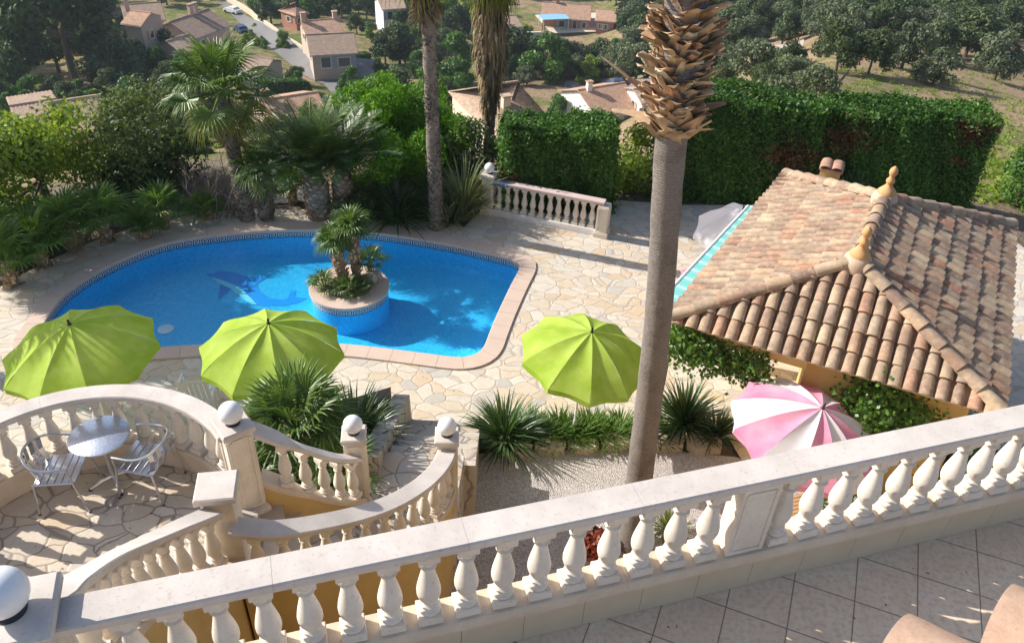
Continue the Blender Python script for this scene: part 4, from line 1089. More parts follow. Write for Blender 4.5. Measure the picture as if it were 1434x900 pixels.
G_SILVER = foliage('silver_shrub_leaf', [(.13,.16,.13),(.20,.23,.19),(.26,.29,.25)], .2, .6, .3)
G_IVY = foliage('ivy_leaf', [(0.048,0.120,0.018),(0.084,0.192,0.030),(0.144,0.288,0.048),(0.120,0.180,0.036)], .3, .4, .5, 3)
G_RED = foliage('red_brown_leaf', [(.28,.04,.03),(.18,.05,.03),(.34,.08,.05)], .25, .5, .3)
G_RUST = foliage('rusty_leaf', [(.15,.075,.045),(.22,.10,.05),(.09,.07,.03),(.08,.11,.03)], .2, .6, .2)
GREYSC = foliage('grey_trunk_scale', [(.20,.17,.15),(.32,.28,.25),(.12,.09,.08),(.26,.21,.18)], .02, .9, .15, 5)
G_TWIG = simple('bare_twigs', (.15,.12,.10), (.22,.18,.15), 5, .9, 0)
def leaf_quads(C, Nn, size, r=rng, asp=.5, jit=.6):
    """diamond leaves at centres C, roughly facing normals Nn"""
    n = len(C); Nn = Nn+r.normal(0, jit, (n,3)); Nn /= np.linalg.norm(Nn, axis=1)[:,None]+1e-9
    T = r.normal(0,1,(n,3)); T -= (T*Nn).sum(1)[:,None]*Nn; T /= np.linalg.norm(T, axis=1)[:,None]+1e-9
    B = np.cross(Nn, T); s = (size*r.uniform(.65,1.3,(n,1)))
    V = np.stack([C-T*s, C-B*s*asp+Nn*s*.12, C+T*s, C+B*s*asp+Nn*s*.12], 1).reshape(-1,3)
    F = np.arange(4*n).reshape(-1,4); return V, F
def blob_pts(n, c, rad, r=rng, shell=.35):
    D = r.normal(0,1,(n,3)); D /= np.linalg.norm(D,axis=1)[:,None]
    q = 1-np.abs(r.normal(0,shell,(n,1))); q = np.clip(q,.05,1.05)
    return np.array(c)+D*q*np.array(rad), D
def crown_arrays(blobs, n, size, r=rng, shell=.3, asp=.5):
    tot = sum(b[1][0]*b[1][1] for b in blobs); Vs = []; Fs = []; off = 0
    for c, rad in blobs:
        k = max(8, int(n*rad[0]*rad[1]/tot)); C, D = blob_pts(k, c, rad, r, shell); V, F = leaf_quads(C, D, size, r, asp); Vs.append(V); Fs.append(F+off); off += len(V)
    return np.concatenate(Vs), np.concatenate(Fs)
def rand_blobs(H0, H1, Rw, n, r, br=.38, flat=.8):
    out = []
    for k in range(n):
        a = r.uniform(0,2*PI); q = math.sqrt(r.uniform(0,1)); z = H0+(H1-H0)*(r.uniform(.15,1)); zz = (z-H0)/(H1-H0)
        w = Rw*math.sqrt(max(.08,1-(2*zz-.9)**2*.8)); rr = Rw*br*r.uniform(.7,1.25)
        out.append(((q*w*.8*math.cos(a), q*w*.8*math.sin(a), z-rr*.4), (rr,rr,rr*flat)))
    return out
def trunk_mb(mb, h, r0, blobs, rnd, m=0, lean=(0,0)):
    top = Vector((lean[0], lean[1], h)); mid = Vector((lean[0]*.4+rnd.uniform(-.1,.1)*r0*4, lean[1]*.4, h*.5))
    mb.tube([(0,0,-.3), (0,0,0.0), mid, top], [r0*1.3, r0*1.1, r0*.85, r0*.6], 8, m)
    for c, rad in blobs[:9]:
        c = Vector(c); s_ = top*rnd.uniform(.75,1.0); m1 = s_.lerp(c,.5)+Vector((0,0,-.05*(c-s_).length)); mb.tube([s_, m1, c], [r0*.45, r0*.3, r0*.1], 5, m)
def tree(name, loc, H, Wd, leafmat, label, cat='tree', group=None, n=5000, leaf=.09, nb=14, trunkfrac=.35, seed=1, r0=None, bottom=None, shell=.3, flat=.8, asp=.5, br=.38, lean=(0,0)):
    r = np.random.default_rng(seed); rnd = random.Random(seed); hb = H*trunkfrac if bottom is None else bottom
    blobs = rand_blobs(hb, H, Wd/2, nb, r, br, flat)
    blobs = [((c[0]+lean[0], c[1]+lean[1], c[2]), q) for c, q in blobs]
    rt = empty(name, loc, label, cat, group)
    mb = MB(); trunk_mb(mb, hb+.25*(H-hb), r0 or max(.04, Wd*.035), blobs, rnd, lean=lean); mb.build('trunk', WOOD, rt)
    V, F = crown_arrays(blobs, n, leaf, r, shell, asp); arr_obj('crown', V, F, leafmat, rt); return rt
# ---- straps
def strap_arrays(n, L, w, r, up=(.5,1.35), droop=1.0, seg=5, base=.08, c0=(0,0,0), fold=.25):
    V = []; F = []
    for k in range(n):
        a = r.uniform(0,2*PI); el = r.uniform(*up); l = L*r.uniform(.65,1.15); ww = w*r.uniform(.7,1.2)
        p = np.array([math.cos(a)*base*r.uniform(0,1), math.sin(a)*base*r.uniform(0,1), 0])+np.array(c0); hd = np.array([math.cos(a),math.sin(a),0]); sd = np.array([-math.sin(a),math.cos(a),0])
        e = el; b = len(V); dr = droop*r.uniform(.6,1.4)
        for i in range(seg+1):
            t = i/seg; wd = ww*(.6+.9*t if t < .35 else .93*(1-((t-.35)/.65)**2.2)+.03)
            up_ = np.array([0,0,1])*math.cos(e)-hd*math.sin(e)
            V += [p-sd*wd/2+up_*wd*fold, p, p+sd*wd/2+up_*wd*fold]
            p = p+(hd*math.cos(e)+np.array([0,0,1])*math.sin(e))*l/seg; e -= dr/seg*(.3+1.4*t)
        for i in range(seg):
            for q in (0,1): F.append((b+3*i+q, b+3*i+q+1, b+3*i+3+q+1, b+3*i+3+q))
    return np.array(V), np.array(F)
def strap_plant(name, loc, n, L, w, mat, label, cat='plant', group=None, seed=1, **k):
    V, F = strap_arrays(n, L, w, np.random.default_rng(seed), **k)
    o = arr_obj(name, V, F, mat); o.location = loc; tag(o, label, cat, group); return o
# ---- fan palm fronds
def fan_frond(V, F, p0, az, el, petL, bl, r, nseg=22, droop=.35, span=4.4, w=None):
    hd = np.array([math.cos(az),math.sin(az),0.]); up = np.array([0,0,1.]); sd = np.array([-math.sin(az),math.cos(az),0.])
    P = np.array(p0, float); e = el; ns = 4
    w0 = petL*.02+.008
    b = len(V)
    for i in range(ns+1):
        t = hd*math.cos(e)+up*math.sin(e); nn = up*math.cos(e)-hd*math.sin(e)
        V += [P-sd*w0, P+nn*w0, P+sd*w0, P-nn*w0]
        if i < ns: P = P+t*petL/ns; e -= droop*.35/ns
    for i in range(ns):
        for q in range(4): F.append((b+4*i+q, b+4*i+(q+1)%4, b+4*i+4+(q+1)%4, b+4*i+4+q))
    t = hd*math.cos(e)+up*math.sin(e); nn = up*math.cos(e)-hd*math.sin(e)
    for k in range(nseg):
        a = (k/(nseg-1)-.5)*span+r.uniform(-.04,.04); L = bl*(1-.25*abs(a/(span/2))**2)*r.uniform(.9,1.05)
        d = t*math.cos(a)+sd*math.sin(a); dn_ = nn*(.12+.05*r.normal()); s_ = np.cross(d, nn); ww = (w or bl*.36*span/nseg)*.5
        p1 = P+d*L*.5+nn*L*.10; p2 = P+d*L*.80+nn*L*.03-up*droop*L*.12; p3 = P+d*L*.98-nn*L*.04-up*droop*L*.38
        b = len(V); V += [P, p1-s_*ww, p1+nn*ww*.8, p1+s_*ww, p2-s_*ww*.5, p2+nn*ww*.3, p2+s_*ww*.5, p3]
        F += [(b,b+1,b+2,b+2),(b,b+2,b+3,b+3),(b+1,b+4,b+5,b+2),(b+2,b+5,b+6,b+3),(b+4,b+7,b+5,b+5),(b+5,b+7,b+6,b+6)]
def tri_obj(name, V, F, mats, parent=None, mi=None):
    me = bpy.data.meshes.new(name); FF = []
    for f in F:
        g = []
        for i in f:
            if i not in g: g.append(int(i))
        FF.append(tuple(g))
    me.from_pydata([tuple(map(float,v)) for v in V], [], FF)
    if not isinstance(mats,(list,tuple)): mats = [mats]
    for q in mats: me.materials.append(q)
    if mi is not None: me.polygons.foreach_set('material_index', mi)
    me.update(); return link(name, me, parent)
def fan_palm(name, base, top, r0, r1, n, pet, bl, label, seed=1, mat=None, dead=10, skirt=0, bark=None, elr=(-.5,1.35), group=None, nseg=22, cat='palm tree', boots=True, yellow=0, swell=1.25, bootn=None, dr0=.12, dr1=.45, scale_mat=None, scl=1.0):
    r = np.random.default_rng(seed); rt = empty(name, base, label, cat, group)
    H = Vector(top)-Vector(base); mb = MB(); ns = max(8, int(H.length*4)); pts = []; rad = []
    for i in range(ns+1):
        t = i/ns; pts.append(H*t+Vector((r.normal()*.01,r.normal()*.01,0))+Vector((0,0,-.15 if i == 0 else 0))); rad.append((r0*(1-t)+r1*t)*(1+(swell-1)*math.exp(-t*H.length*2.2))*(1+.03*r.normal()))
    mb.tube(pts, rad, 14); mb.build('trunk', bark or BARK, rt, ang=60)
    if boots:
        V = []; F = []; nb = bootn or int(H.length*52)
        for k in range(nb):
            t = (k+.5)/nb; a = k*2.399; p = H*t; rr = (r0*(1-t)+r1*t)*(1+(swell-1)*math.exp(-t*H.length*2.2)); hd = Vector((math.cos(a),math.sin(a),0)); sd = Vector((-math.sin(a),math.cos(a),0)); w = rr*.40*scl*r.uniform(.4,1.2); h = .10*scl*r.uniform(.5,1.6); o_ = .045*scl*r.uniform(.3,1.9); t += r.uniform(-.5,.5)/nb*3; a += r.uniform(-.5,.5); p = H*max(0,min(1,t)); hd = Vector((math.cos(a),math.sin(a),0)); sd = Vector((-math.sin(a),math.cos(a),0))
            b = len(V); c = p+hd*rr*.92
            V += [c-sd*w, c+sd*w, c+sd*w*.65+hd*o_+Vector((0,0,h)), c-sd*w*.65+hd*o_+Vector((0,0,h)), c-sd*w*.7+Vector((0,0,h*.9)), c+sd*w*.7+Vector((0,0,h*.9))]
            F += [(b,b+1,b+2,b+3),(b+3,b+2,b+5,b+4),(b,b+3,b+4,b+4),(b+1,b+5,b+2,b+2)]
        tri_obj('trunk_scales', V, F, scale_mat or BOOT, rt)
    V = []; F = []; M = []
    for k in range(n):
        t = (k+.5)/n; el = elr[1]-(elr[1]-elr[0])*t**.9+r.uniform(-.12,.12); az = k*2.399+r.uniform(-.2,.2); f0 = len(F)
        fan_frond(V, F, H+Vector((0,0,.05)), az, el, pet*r.uniform(.8,1.15), bl*r.uniform(.85,1.1), r, nseg, dr0+dr1*t)
        M += [1 if (yellow and t > 1-yellow) else 0]*(len(F)-f0)
    tri_obj('crown', V, F, [mat or G_PALM, G_PALMY], rt, M)
    if dead or skirt:
        V = []; F = []
        for k in range(dead):
            az = k*2.399+1; fan_frond(V, F, H+Vector((0,0,-.05-r.uniform(0,max(.2,skirt)))), az, r.uniform(-1.45,-1.05), pet*.55, bl*.75, r, 12, .5, 2.6)
        tri_obj('dead_fronds', V, F, DEADF, rt)
    return rt
def date_palm(name, base, H, r0, n, L, label, seed=1, group=None):
    r = np.random.default_rng(seed); rt = empty(name, base, label, 'palm tree', group)
    mb = MB(); mb.tube([(0,0,-.1),(0,0,H*.3),(0,0,H*.8),(0,0,H*1.05)], [r0*.95,r0*1.05,r0*1.1,r0*.6], 16); mb.build('trunk', BARK, rt, ang=60)
    V = []; F = []; nb = int(H*90)
    for k in range(nb):
        t = (k+.5)/nb; a = k*2.399; p = Vector((0,0,H*1.0*t)); hd = Vector((math.cos(a),math.sin(a),0)); sd = Vector((-math.sin(a),math.cos(a),0)); w = r0*.22; h = .10; c = p+hd*r0*1.0; b = len(V)
        V += [c-sd*w, c+sd*w, c+sd*w*.6+hd*.05+Vector((0,0,h)), c-sd*w*.6+hd*.05+Vector((0,0,h)), c-sd*w*.7+Vector((0,0,h)), c+sd*w*.7+Vector((0,0,h))]
        F += [(b,b+1,b+2,b+3),(b+3,b+2,b+5,b+4)]
    tri_obj('trunk_scales', V, F, BOOT, rt)
    V = []; F = []; up = np.array([0,0,1.])
    for k in range(n):
        t = (k+.5)/n; e = 1.5-.95*t**1.1+r.uniform(-.08,.08); az = k*2.399+r.uniform(-.15,.15); hd = np.array([math.cos(az),math.sin(az),0.]); sd = np.array([-math.sin(az),math.cos(az),0.])
        P = np.array([0,0,H])+hd*r0*.3; l = L*r.uniform(.85,1.1); ns = 12; dr = 1.05*r.uniform(.7,1.2)
        pts = []
        for i in range(ns+1):
            pts.append((P.copy(), e)); P = P+(hd*math.cos(e)+up*math.sin(e))*l/ns; e -= dr/ns*(.4+1.2*i/ns)
        b = len(V)
        for (p, e_) in pts:
            nn = up*math.cos(e_)-hd*math.sin(e_); w = .014; V += [p-sd*w, p+nn*w, p+sd*w]
        for i in range(ns):
            for q in (0,1): F.append((b+3*i+q,b+3*i+q+1,b+3*i+4+q,b+3*i+3+q))
        nl = 46
        for j in range(nl):
            u = .12+.88*j/nl; i = min(ns-1, int(u*ns)); f = u*ns-i; p = pts[i][0]*(1-f)+pts[i+1][0]*f; e_ = pts[i][1]
            t_ = hd*math.cos(e_)+up*math.sin(e_); nn = up*math.cos(e_)-hd*math.sin(e_)
            ll = .34*math.sin(PI*min(1,.12+u*.86))**.6*L/1.6
            for s_ in (-1,1):
                d = t_*.62+sd*s_*.85+nn*r.uniform(.05,.35); d /= np.linalg.norm(d); w_ = np.cross(d,nn)*.008; b = len(V)
                V += [p-w_, p+w_, p+d*ll*.6+w_*1.1-up*.01, p+d*ll*.6-w_*1.1-up*.01, p+d*ll-up*.05*ll/.3]
                F += [(b,b+1,b+2,b+3),(b+3,b+2,b+4,b+4)]
    tri_obj('crown', V, F, G_PHX, rt); return rt
V3 = Vector
def onray(px, py, h):
    d = ray(px, py); L = math.hypot(d.x, d.y); r = onground(px, py).xy.length
    while r > 35:
        x, y, z = d.x/L*r, d.y/L*r, ZC+d.z/L*r
        if z >= ground(x, y)+h: return V3((x, y, z))
        r *= .996
    return V3((x, y, z))
# ---- tall palm in the foreground
b0 = at(893,752,0.0)
b0 = V3((1.94,7.94,0)); tp_px = [(670,895.5),(450,921),(215,938),(100,950),(0,962)]
def atrho(px, py, rho):
    d = ray(px, py); L = math.hypot(d.x,d.y); return V3((d.x/L*rho, d.y/L*rho, ZC+d.z/L*rho))
rho0 = b0.xy.length
spine = [V3((b0.x,b0.y,-.1)), V3((b0.x,b0.y,.1))]+[atrho(x, y, rho0) for y, x in tp_px]
dlast = (spine[-1]-spine[-2]).normalized()
spine += [spine[-1]+dlast*1.6, spine[-1]+dlast*3.4]
rt = empty('palm_tree', V3((b0.x,b0.y,0)), 'very tall palm with smooth ringed trunk and shaggy upper leaf bases, nearest the terrace', 'palm tree')
rads = [.30,.235,.186,.160,.165,.20,.21,.21,.20]
mb = MB(); sp = smooth_path(spine, 10); rr = np.interp(np.linspace(0,len(spine)-1,len(sp)), range(len(spine)), rads)
_q = random.Random(8); rr = [r_*(1+.012*math.sin(i*2.1)+_q.uniform(-.022,.022)) for i, r_ in enumerate(rr)]
mb.tube(sp, rr, 28); mb.build('trunk', RINGB, rt, ang=70)
r = np.random.default_rng(5); V = []; F = []
i0 = min(range(len(sp)), key=lambda i: abs(proj(sp[i])[1]-200)); seq = sp[i0:]; nb = 520
for k in range(nb):
    t = k/nb; p = seq[int(t*(len(seq)-1))].lerp(seq[min(len(seq)-1,int(t*(len(seq)-1))+1)], (t*(len(seq)-1))%1); a = k*2.399+r.uniform(-.15,.15)
    hd = V3((math.cos(a),math.sin(a),0)); sd = V3((-math.sin(a),math.cos(a),0)); R0 = .17+.03*t
    l = r.uniform(.15,.30); w = r.uniform(.06,.105); el = r.uniform(.75,1.35); up = V3((0,0,1))
    d = hd*math.cos(el)+up*math.sin(el); nn = up*math.cos(el)-hd*math.sin(el)
    c = p+hd*(R0-.04); b = len(V); tw = r.uniform(-.5,.5); sd2 = (sd*math.cos(tw)+nn*math.sin(tw)); nn2 = d.cross(sd2)
    q0 = [(0,1.25,.0),(.35,1.05,.02),(.7,.72,.05),(1.0,r.uniform(.35,.65),.10+r.uniform(-.05,.08))]
    for u, ww, o_ in q0:
        pc_ = c+d*l*u+hd*o_
        jw = .0 if u == 0 else w*.18; pc_ = pc_+V3((r.uniform(-jw,jw),r.uniform(-jw,jw),r.uniform(-jw,jw))); V += [pc_-sd2*w*ww+nn2*w*.22, pc_-nn2*w*.10, pc_+sd2*w*ww+nn2*w*.22, pc_+nn2*w*.10]
    for i in range(3):
        for q in range(4): F.append((b+4*i+q, b+4*i+(q+1)%4, b+4*i+4+(q+1)%4, b+4*i+4+q))
    F.append((b+12,b+13,b+14,b+15))
# long stubs at the collar
for (px_, py_, azv, l, el, w) in ((915,172,2.9,.55,.15,.10),(905,160,2.75,.85,.62,.05),(975,160,.15,.42,.35,.10),(955,180,-1.0,.36,.9,.15),(925,180,-2.2,.40,.8,.16),(940,176,-1.6,.40,1.0,.15),(985,140,.35,.35,.8,.06)):
    p = atrho(945, py_, rho0); hd = V3((math.cos(azv),math.sin(azv),0)); sd = V3((-math.sin(azv),math.cos(azv),0)); up = V3((0,0,1)); b = len(V); P = p+hd*.11; e = el
    for i in range(5):
        ww = w*(1.5-.28*i); nn = up*math.cos(e)-hd*math.sin(e); V += [P-sd*ww, P-nn*ww*.35, P+sd*ww, P+nn*ww*.25]; P = P+(hd*math.cos(e)+up*math.sin(e))*l/4; e -= .05
    for i in range(4):
        for q in range(4): F.append((b+4*i+q, b+4*i+(q+1)%4, b+4*i+4+(q+1)%4, b+4*i+4+q))
    F.append((b+16,b+17,b+18,b+19))
tri_obj('leaf_bases', V, F, BOOT, rt)
V = []; F = []
for k in range(26):
    fan_frond(V, F, tuple(sp[-1]), k*2.399, 1.3-1.3*k/26, 1.3, 1.1, r, 18, .5)
tri_obj('crown', V, F, G_PALM, rt); localize(rt)
# ---- palms around the pool
def palm_px(name, bx, by, tx, ty, r0, r1, n, pet, bl, label, z=0.0, **k):
    b = at(bx, by, z); t = atrho(tx, ty, b.xy.length); return fan_palm(name, b, t, r0, r1, n, pet, bl, label, **k)
p1 = at(612,318,0); t1 = atrho(598,0,p1.xy.length); t1 = p1+(t1-p1)*1.24
fan_palm('palm_tree', p1, t1, .145,.13, 40, .7,.75, 'tall slender palm with scaly grey trunk rising behind the far edge of the pool', seed=11, dead=22, skirt=1.0, bootn=2200, scl=.55, scale_mat=GREYSC, swell=1.5, elr=(-1.0,1.3), yellow=.15, dr1=.9)
p2 = onground(684,236); t2 = atrho(690,-42,p2.xy.length)
pl = fan_palm('palm_tree', p2, t2, .13,.15, 40, .55,.62, 'palm with a thick skirt of dead brown fronds hanging round its trunk', seed=12, dead=30, skirt=.5, bootn=900, scl=.6, scale_mat=GREYSC, elr=(-.9,1.3), yellow=.3, dr1=.9)
V = []; F = []; r = np.random.default_rng(3); H = t2-p2; zs = H.z
for k in range(1700):
    a = r.uniform(0,2*PI); z0 = zs-r.uniform(.0,1.0)**.9*3.3-.1; uu = zs-z0; rad = (.20+.22*min(1,uu/.8) if uu < 1.9 else max(.12,.42-.26*(uu-1.9)))+r.uniform(-.10,.10)
    hd = V3((math.cos(a),math.sin(a),0)); sd = V3((-math.sin(a),math.cos(a),0)); ax_ = H*(z0/zs); c = V3((ax_.x,ax_.y,z0))+hd*rad*.8; l = r.uniform(.2,.7); w = r.uniform(.01,.04); b = len(V)
    e = c+V3((0,0,-l))+hd*(.16*r.uniform(-.8,1)); m_ = (c+e)/2+hd*.05
    V += [c-sd*w*.6, c+sd*w*.6, m_+sd*w, m_-sd*w, e]; F += [(b,b+1,b+2,b+3),(b+3,b+2,b+4,b+4)]
tri_obj('dead_frond_skirt', V, F, DEADF, pl)
palm_px('palm_tree', 346,306, 311,132, .15,.13, 34, .72,.66, 'bushy crowned fan palm with yellowing lower fronds at the far left of the pool', seed=13, dead=14, skirt=.7, yellow=.25, elr=(-.65,1.45), nseg=28, bootn=1300, scl=.6, scale_mat=GREYSC)
palm_px('palm_tree', 374,306, 369,238, .14,.12, 24, .45,.50, 'small stubby fan palm beside the bushy crowned palm', seed=14, dead=8, skirt=.2, elr=(-.3,1.4), bootn=400, scl=.7, scale_mat=GREYSC)
date_palm('date_palm', at(447,303,0), 1.05, .27, 38, 1.85, 'squat date palm with arching feathery fronds, left one of the pair', 15)
date_palm('date_palm', at(484,296,0), 1.05, .25, 38, 1.65, 'squat date palm with arching feathery fronds, right one of the pair', 16)
small = [(410,282,.35,.5,'low fan palm at the foot of the left date palm'),(152,338,.55,.62,'young fan palm with a short trunk on the left edge of the pool path'),(104,352,.6,.62,'young fan palm between the path palm and the silver shrub'),
 (232,318,.35,.55,'bright green low fan palm left of the bushy crowned palm'),(205,332,.2,.45,'tiny fan palm at the edge of the driveway'),(62,372,.5,.62,'fan palm low on the left behind the pool paving'),(20,398,.5,.65,'fan palm cut by the left edge of the picture, above the parasol'),(292,306,.15,.42,'low yellow green fan palm by the thick palm trunk'),(8,362,.5,.6,'fan palm above the lowest one at the left edge of the picture')]
for k, (x, y, h, bl, lb) in enumerate(small):
    b = at(x, y, 0); fan_palm('young_fan_palm', b, b+V3((0,0,h)), .09,.08, 17, bl*.7, bl*.78, lb, seed=30+k, dead=3, elr=(.05,1.4), nseg=18, dr0=.05, dr1=.25, mat=G_YPALM, boots=True, bootn=40)
# ---- island palms
b = V3((ic.x-.12, ic.y+.05, .06)); fan_palm('island_palm', b, b+V3((-.10,.0,.98)), .085,.105, 22,.20,.32,'small palm on the pool island, left and shorter trunk of the two', seed=41, dead=4, elr=(-.3,1.35), bootn=80, nseg=18)
b = V3((ic.x+.14, ic.y+.14, .06)); fan_palm('island_palm', b, b+V3((-.02,.0,1.28)), .07,.095, 22,.22,.34,'small palm on the pool island, right and taller trunk of the two', seed=42, dead=4, elr=(-.3,1.35), bootn=90, nseg=18)
for k, (dx, dy, h, bl, lb) in enumerate([(-.38,-.12,.05,.30,'low fan palm tuft on the left side of the pool island'),(.32,.25,.35,.34,'low leaning fan palm tuft on the right side of the pool island'),(.02,-.20,.05,.28,'low fan palm tuft at the front of the pool island'),(.22,-.12,.03,.25,'smallest leaf tuft on the right front of the pool island')]):
    b = V3((ic.x+dx, ic.y+dy, .05)); fan_palm('fan_palm_tuft', b, b+V3((dx*.3,dy*.3,h)), .05,.05, 12, bl*.7, bl*.8, lb, seed=50+k, dead=2, elr=(.0,1.3), nseg=14, boots=False, cat='plant')
mb = MB(); 
for k in range(3): mb.lathe([(.02,-.02),(.15,.0),(.17,.08),(.11,.2),(.03,.24)], (ic.x+.30+.1*k, ic.y+.02+.12*k, .05), 9)
o = mb.build('garden_rock', ROCK, smooth=False); tag(o, 'rough grey rocks on the right side of the pool island', 'rock')
# ---- plants in the bed by the lower stairs
b = V3((-2.95,8.35,.72)); fan_palm('fan_palm_shrub', b, b+V3((0,0,.75)), .12,.11, 34,.55,.62,'big leafy fan palm shrub behind the stair balustrade', seed=60, dead=5, elr=(-.5,1.35), nseg=22, cat='palm')
b = V3((-3.55,7.6,.72)); fan_palm('fan_palm_shrub', b, b+V3((0,0,.35)), .10,.09, 22,.45,.52,'lower fan palm shrub close behind the panelled globe pillar', seed=61, dead=3, elr=(-.4,1.35), nseg=20, cat='palm', mat=G_PALM)
b = V3((-2.2,7.75,.72)); fan_palm('fan_palm_shrub', b, b+V3((0,0,.62)), .06,.06, 12,.40,.36,'small fan palm whose leaves hang over the inner stair pillar', seed=62, dead=2, elr=(-.2,1.0), nseg=16, cat='palm', boots=False)
strap_plant('strap_leaf_plant', (-2.28,8.9,.74), 260, .95,.045, G_STRAP, 'dense dark strap leaved plant beside the wall of the lower steps', seed=63, up=(.3,1.45), droop=.9)
strap_plant('strap_leaf_plant', (-2.75,7.35,.74), 160, .55,.022, G_GRASS, 'light green grassy clump seen between the stair balusters', seed=64, up=(.5,1.5), droop=1.3)
strap_plant('strap_leaf_plant', (-3.35,6.85,.74), 120, .5,.022, G_GRASS, 'grassy clump right behind the first balusters of the inner stair rail', seed=65, up=(.5,1.5), droop=1.3)
def bush(name, loc, H, Wd, mat, label, cat='shrub', n=1800, leaf=.05, seed=1, nb=7, group=None, shell=.3, stems=True, asp=.5):
    r_ = np.random.default_rng(seed); blobs = rand_blobs(.05*H, H, Wd/2, nb, r_, .45, .75*H/Wd*1.2); blobs.append(((0,0,H*.42),(Wd*.36,Wd*.36,H*.42)))
    V, F = crown_arrays(blobs, n, leaf, r_, shell, asp); rt = empty(name, loc, label, cat, group); arr_obj('foliage', V, F, mat, rt)
    if stems:
        mb = MB(); rnd = random.Random(seed)
        for c, rad in blobs[:7]: mb.tube([(c[0]*.1,c[1]*.1,-.1),(c[0]*.5,c[1]*.5,c[2]*.55),c], [Wd*.018,Wd*.012,Wd*.005], 5)
        mb.build('stems', WOOD, rt)
    return rt
bush('dark_red_shrub', (-1.98,9.55,.62), .42,.55, G_RED, 'dark burgundy shrub at the top of the planter wall by the steps', n=900, leaf=.035, seed=66)
# ---- planting strip by the gravel
def onz(px, py, z): return at(px, py, z)
for k, (x, y, n, L, w, lb) in enumerate([(706,618,300,.85,.038,'large dark strap leaved plant at the left end of the planting strip'),(957,596,260,.85,.038,'large dark strap leaved plant behind the tall palm trunk'),(1000,612,140,.55,.032,'smaller dark strap leaved plant by the pink parasol')]):
    p = onz(x, y, .05); strap_plant('strap_leaf_plant', p, n, L, w, G_STRAP, lb, seed=70+k, up=(.25,1.45), droop=.9)
for k, x in enumerate((742,756,770,784,798,812,826,840,854,868,905,922)):
    p = onz(x, 604+(k%3)*6, .03); strap_plant('border_grass', p, 190, .40,.022, G_GRASS, 'bright green grass like clump in the planting strip under the lime parasol', group='grass clumps of the planting strip', seed=80+k, up=(.4,1.5), droop=1.1, base=.22)
p = at(838,765,.2); bush('red_leaved_plant', (p.x,p.y,0.0), .5,.75, G_RED, 'red leaved shrub at the foot of the tall palm, seen between balusters', n=1400, leaf=.05, seed=90)
p = at(938,735,.15); strap_plant('dry_grass', (p.x,p.y,0), 180,.42,.018, G_AGAVE, 'pale dry grass tuft right of the tall palm foot', seed=91)
p = at(1200,700,.3); bush('low_shrub', (p.x,p.y,0), .7,1.2, G_IVY, 'green shrub behind the right hand balusters, under the parasol', n=1800, leaf=.05, seed=92)
p = at(1330,640,.3); bush('low_shrub', (p.x,p.y,0), 1.0,1.8, G_IVY, 'green shrub against the pool house wall at the right edge', n=2600, leaf=.05, seed=93)
# ---- shrubs under the round terrace
for k, (x, y, h, w) in enumerate([(-3.2,8.15,.95,1.1),(-4.0,8.3,.9,1.0),(-4.9,8.1,.85,.9),(-5.8,7.7,.8,1.0),(-6.6,7.1,.9,1.1)]):
    bush('low_shrub', (x,y,0), h, w, G_LIME if k%2 else G_IVY, 'leafy shrub under the curved balustrade, glimpsed between its balusters', group='shrubs below the round terrace', n=1500, leaf=.045, seed=100+k)
# ---- ivy on the pool house
def ivy(pts, label, n, seed, spread=.22, leaf=.055):
    r_ = np.random.default_rng(seed); C = []
    for k in range(n):
        i = r_.integers(0, len(pts)-1); t = r_.uniform(); p = pts[i].lerp(pts[i+1], t); C.append((p.x+r_.normal()*spread*.6, p.y+r_.normal()*spread*.6, p.z+r_.normal()*spread))
    C = np.array(C); V, F = leaf_quads(C, np.tile([-.3,-.8,.5],(len(C),1)), leaf, r_, .7, .6); o = arr_obj('foliage', V, F, G_IVY)
    mb = MB(); mb.tube([V3((pts[0].x,pts[0].y,0))]+list(pts), [.03]+[.018]*len(pts), 6); s_ = mb.build('stem', WOOD)
    rt = empty('climbing_vine', (pts[0].x,pts[0].y,0), label, 'climbing plant'); o.parent = rt; s_.parent = rt; localize(rt)
ivy([at(943,468,2.35), at(965,488,2.2), at(1000,497,2.15), at(1040,508,2.1), at(1068,520,2.1)], 'climbing vine hanging under the left front eave of the pool house', 3200, 110, .17, .036)
ivy([at(1205,560,2.1), at(1225,570,2.0), at(1260,580,1.9), at(1300,590,1.8)], 'thick leafy vine covering the pool house wall right of the pink parasol', 6500, 111, .26, .036)
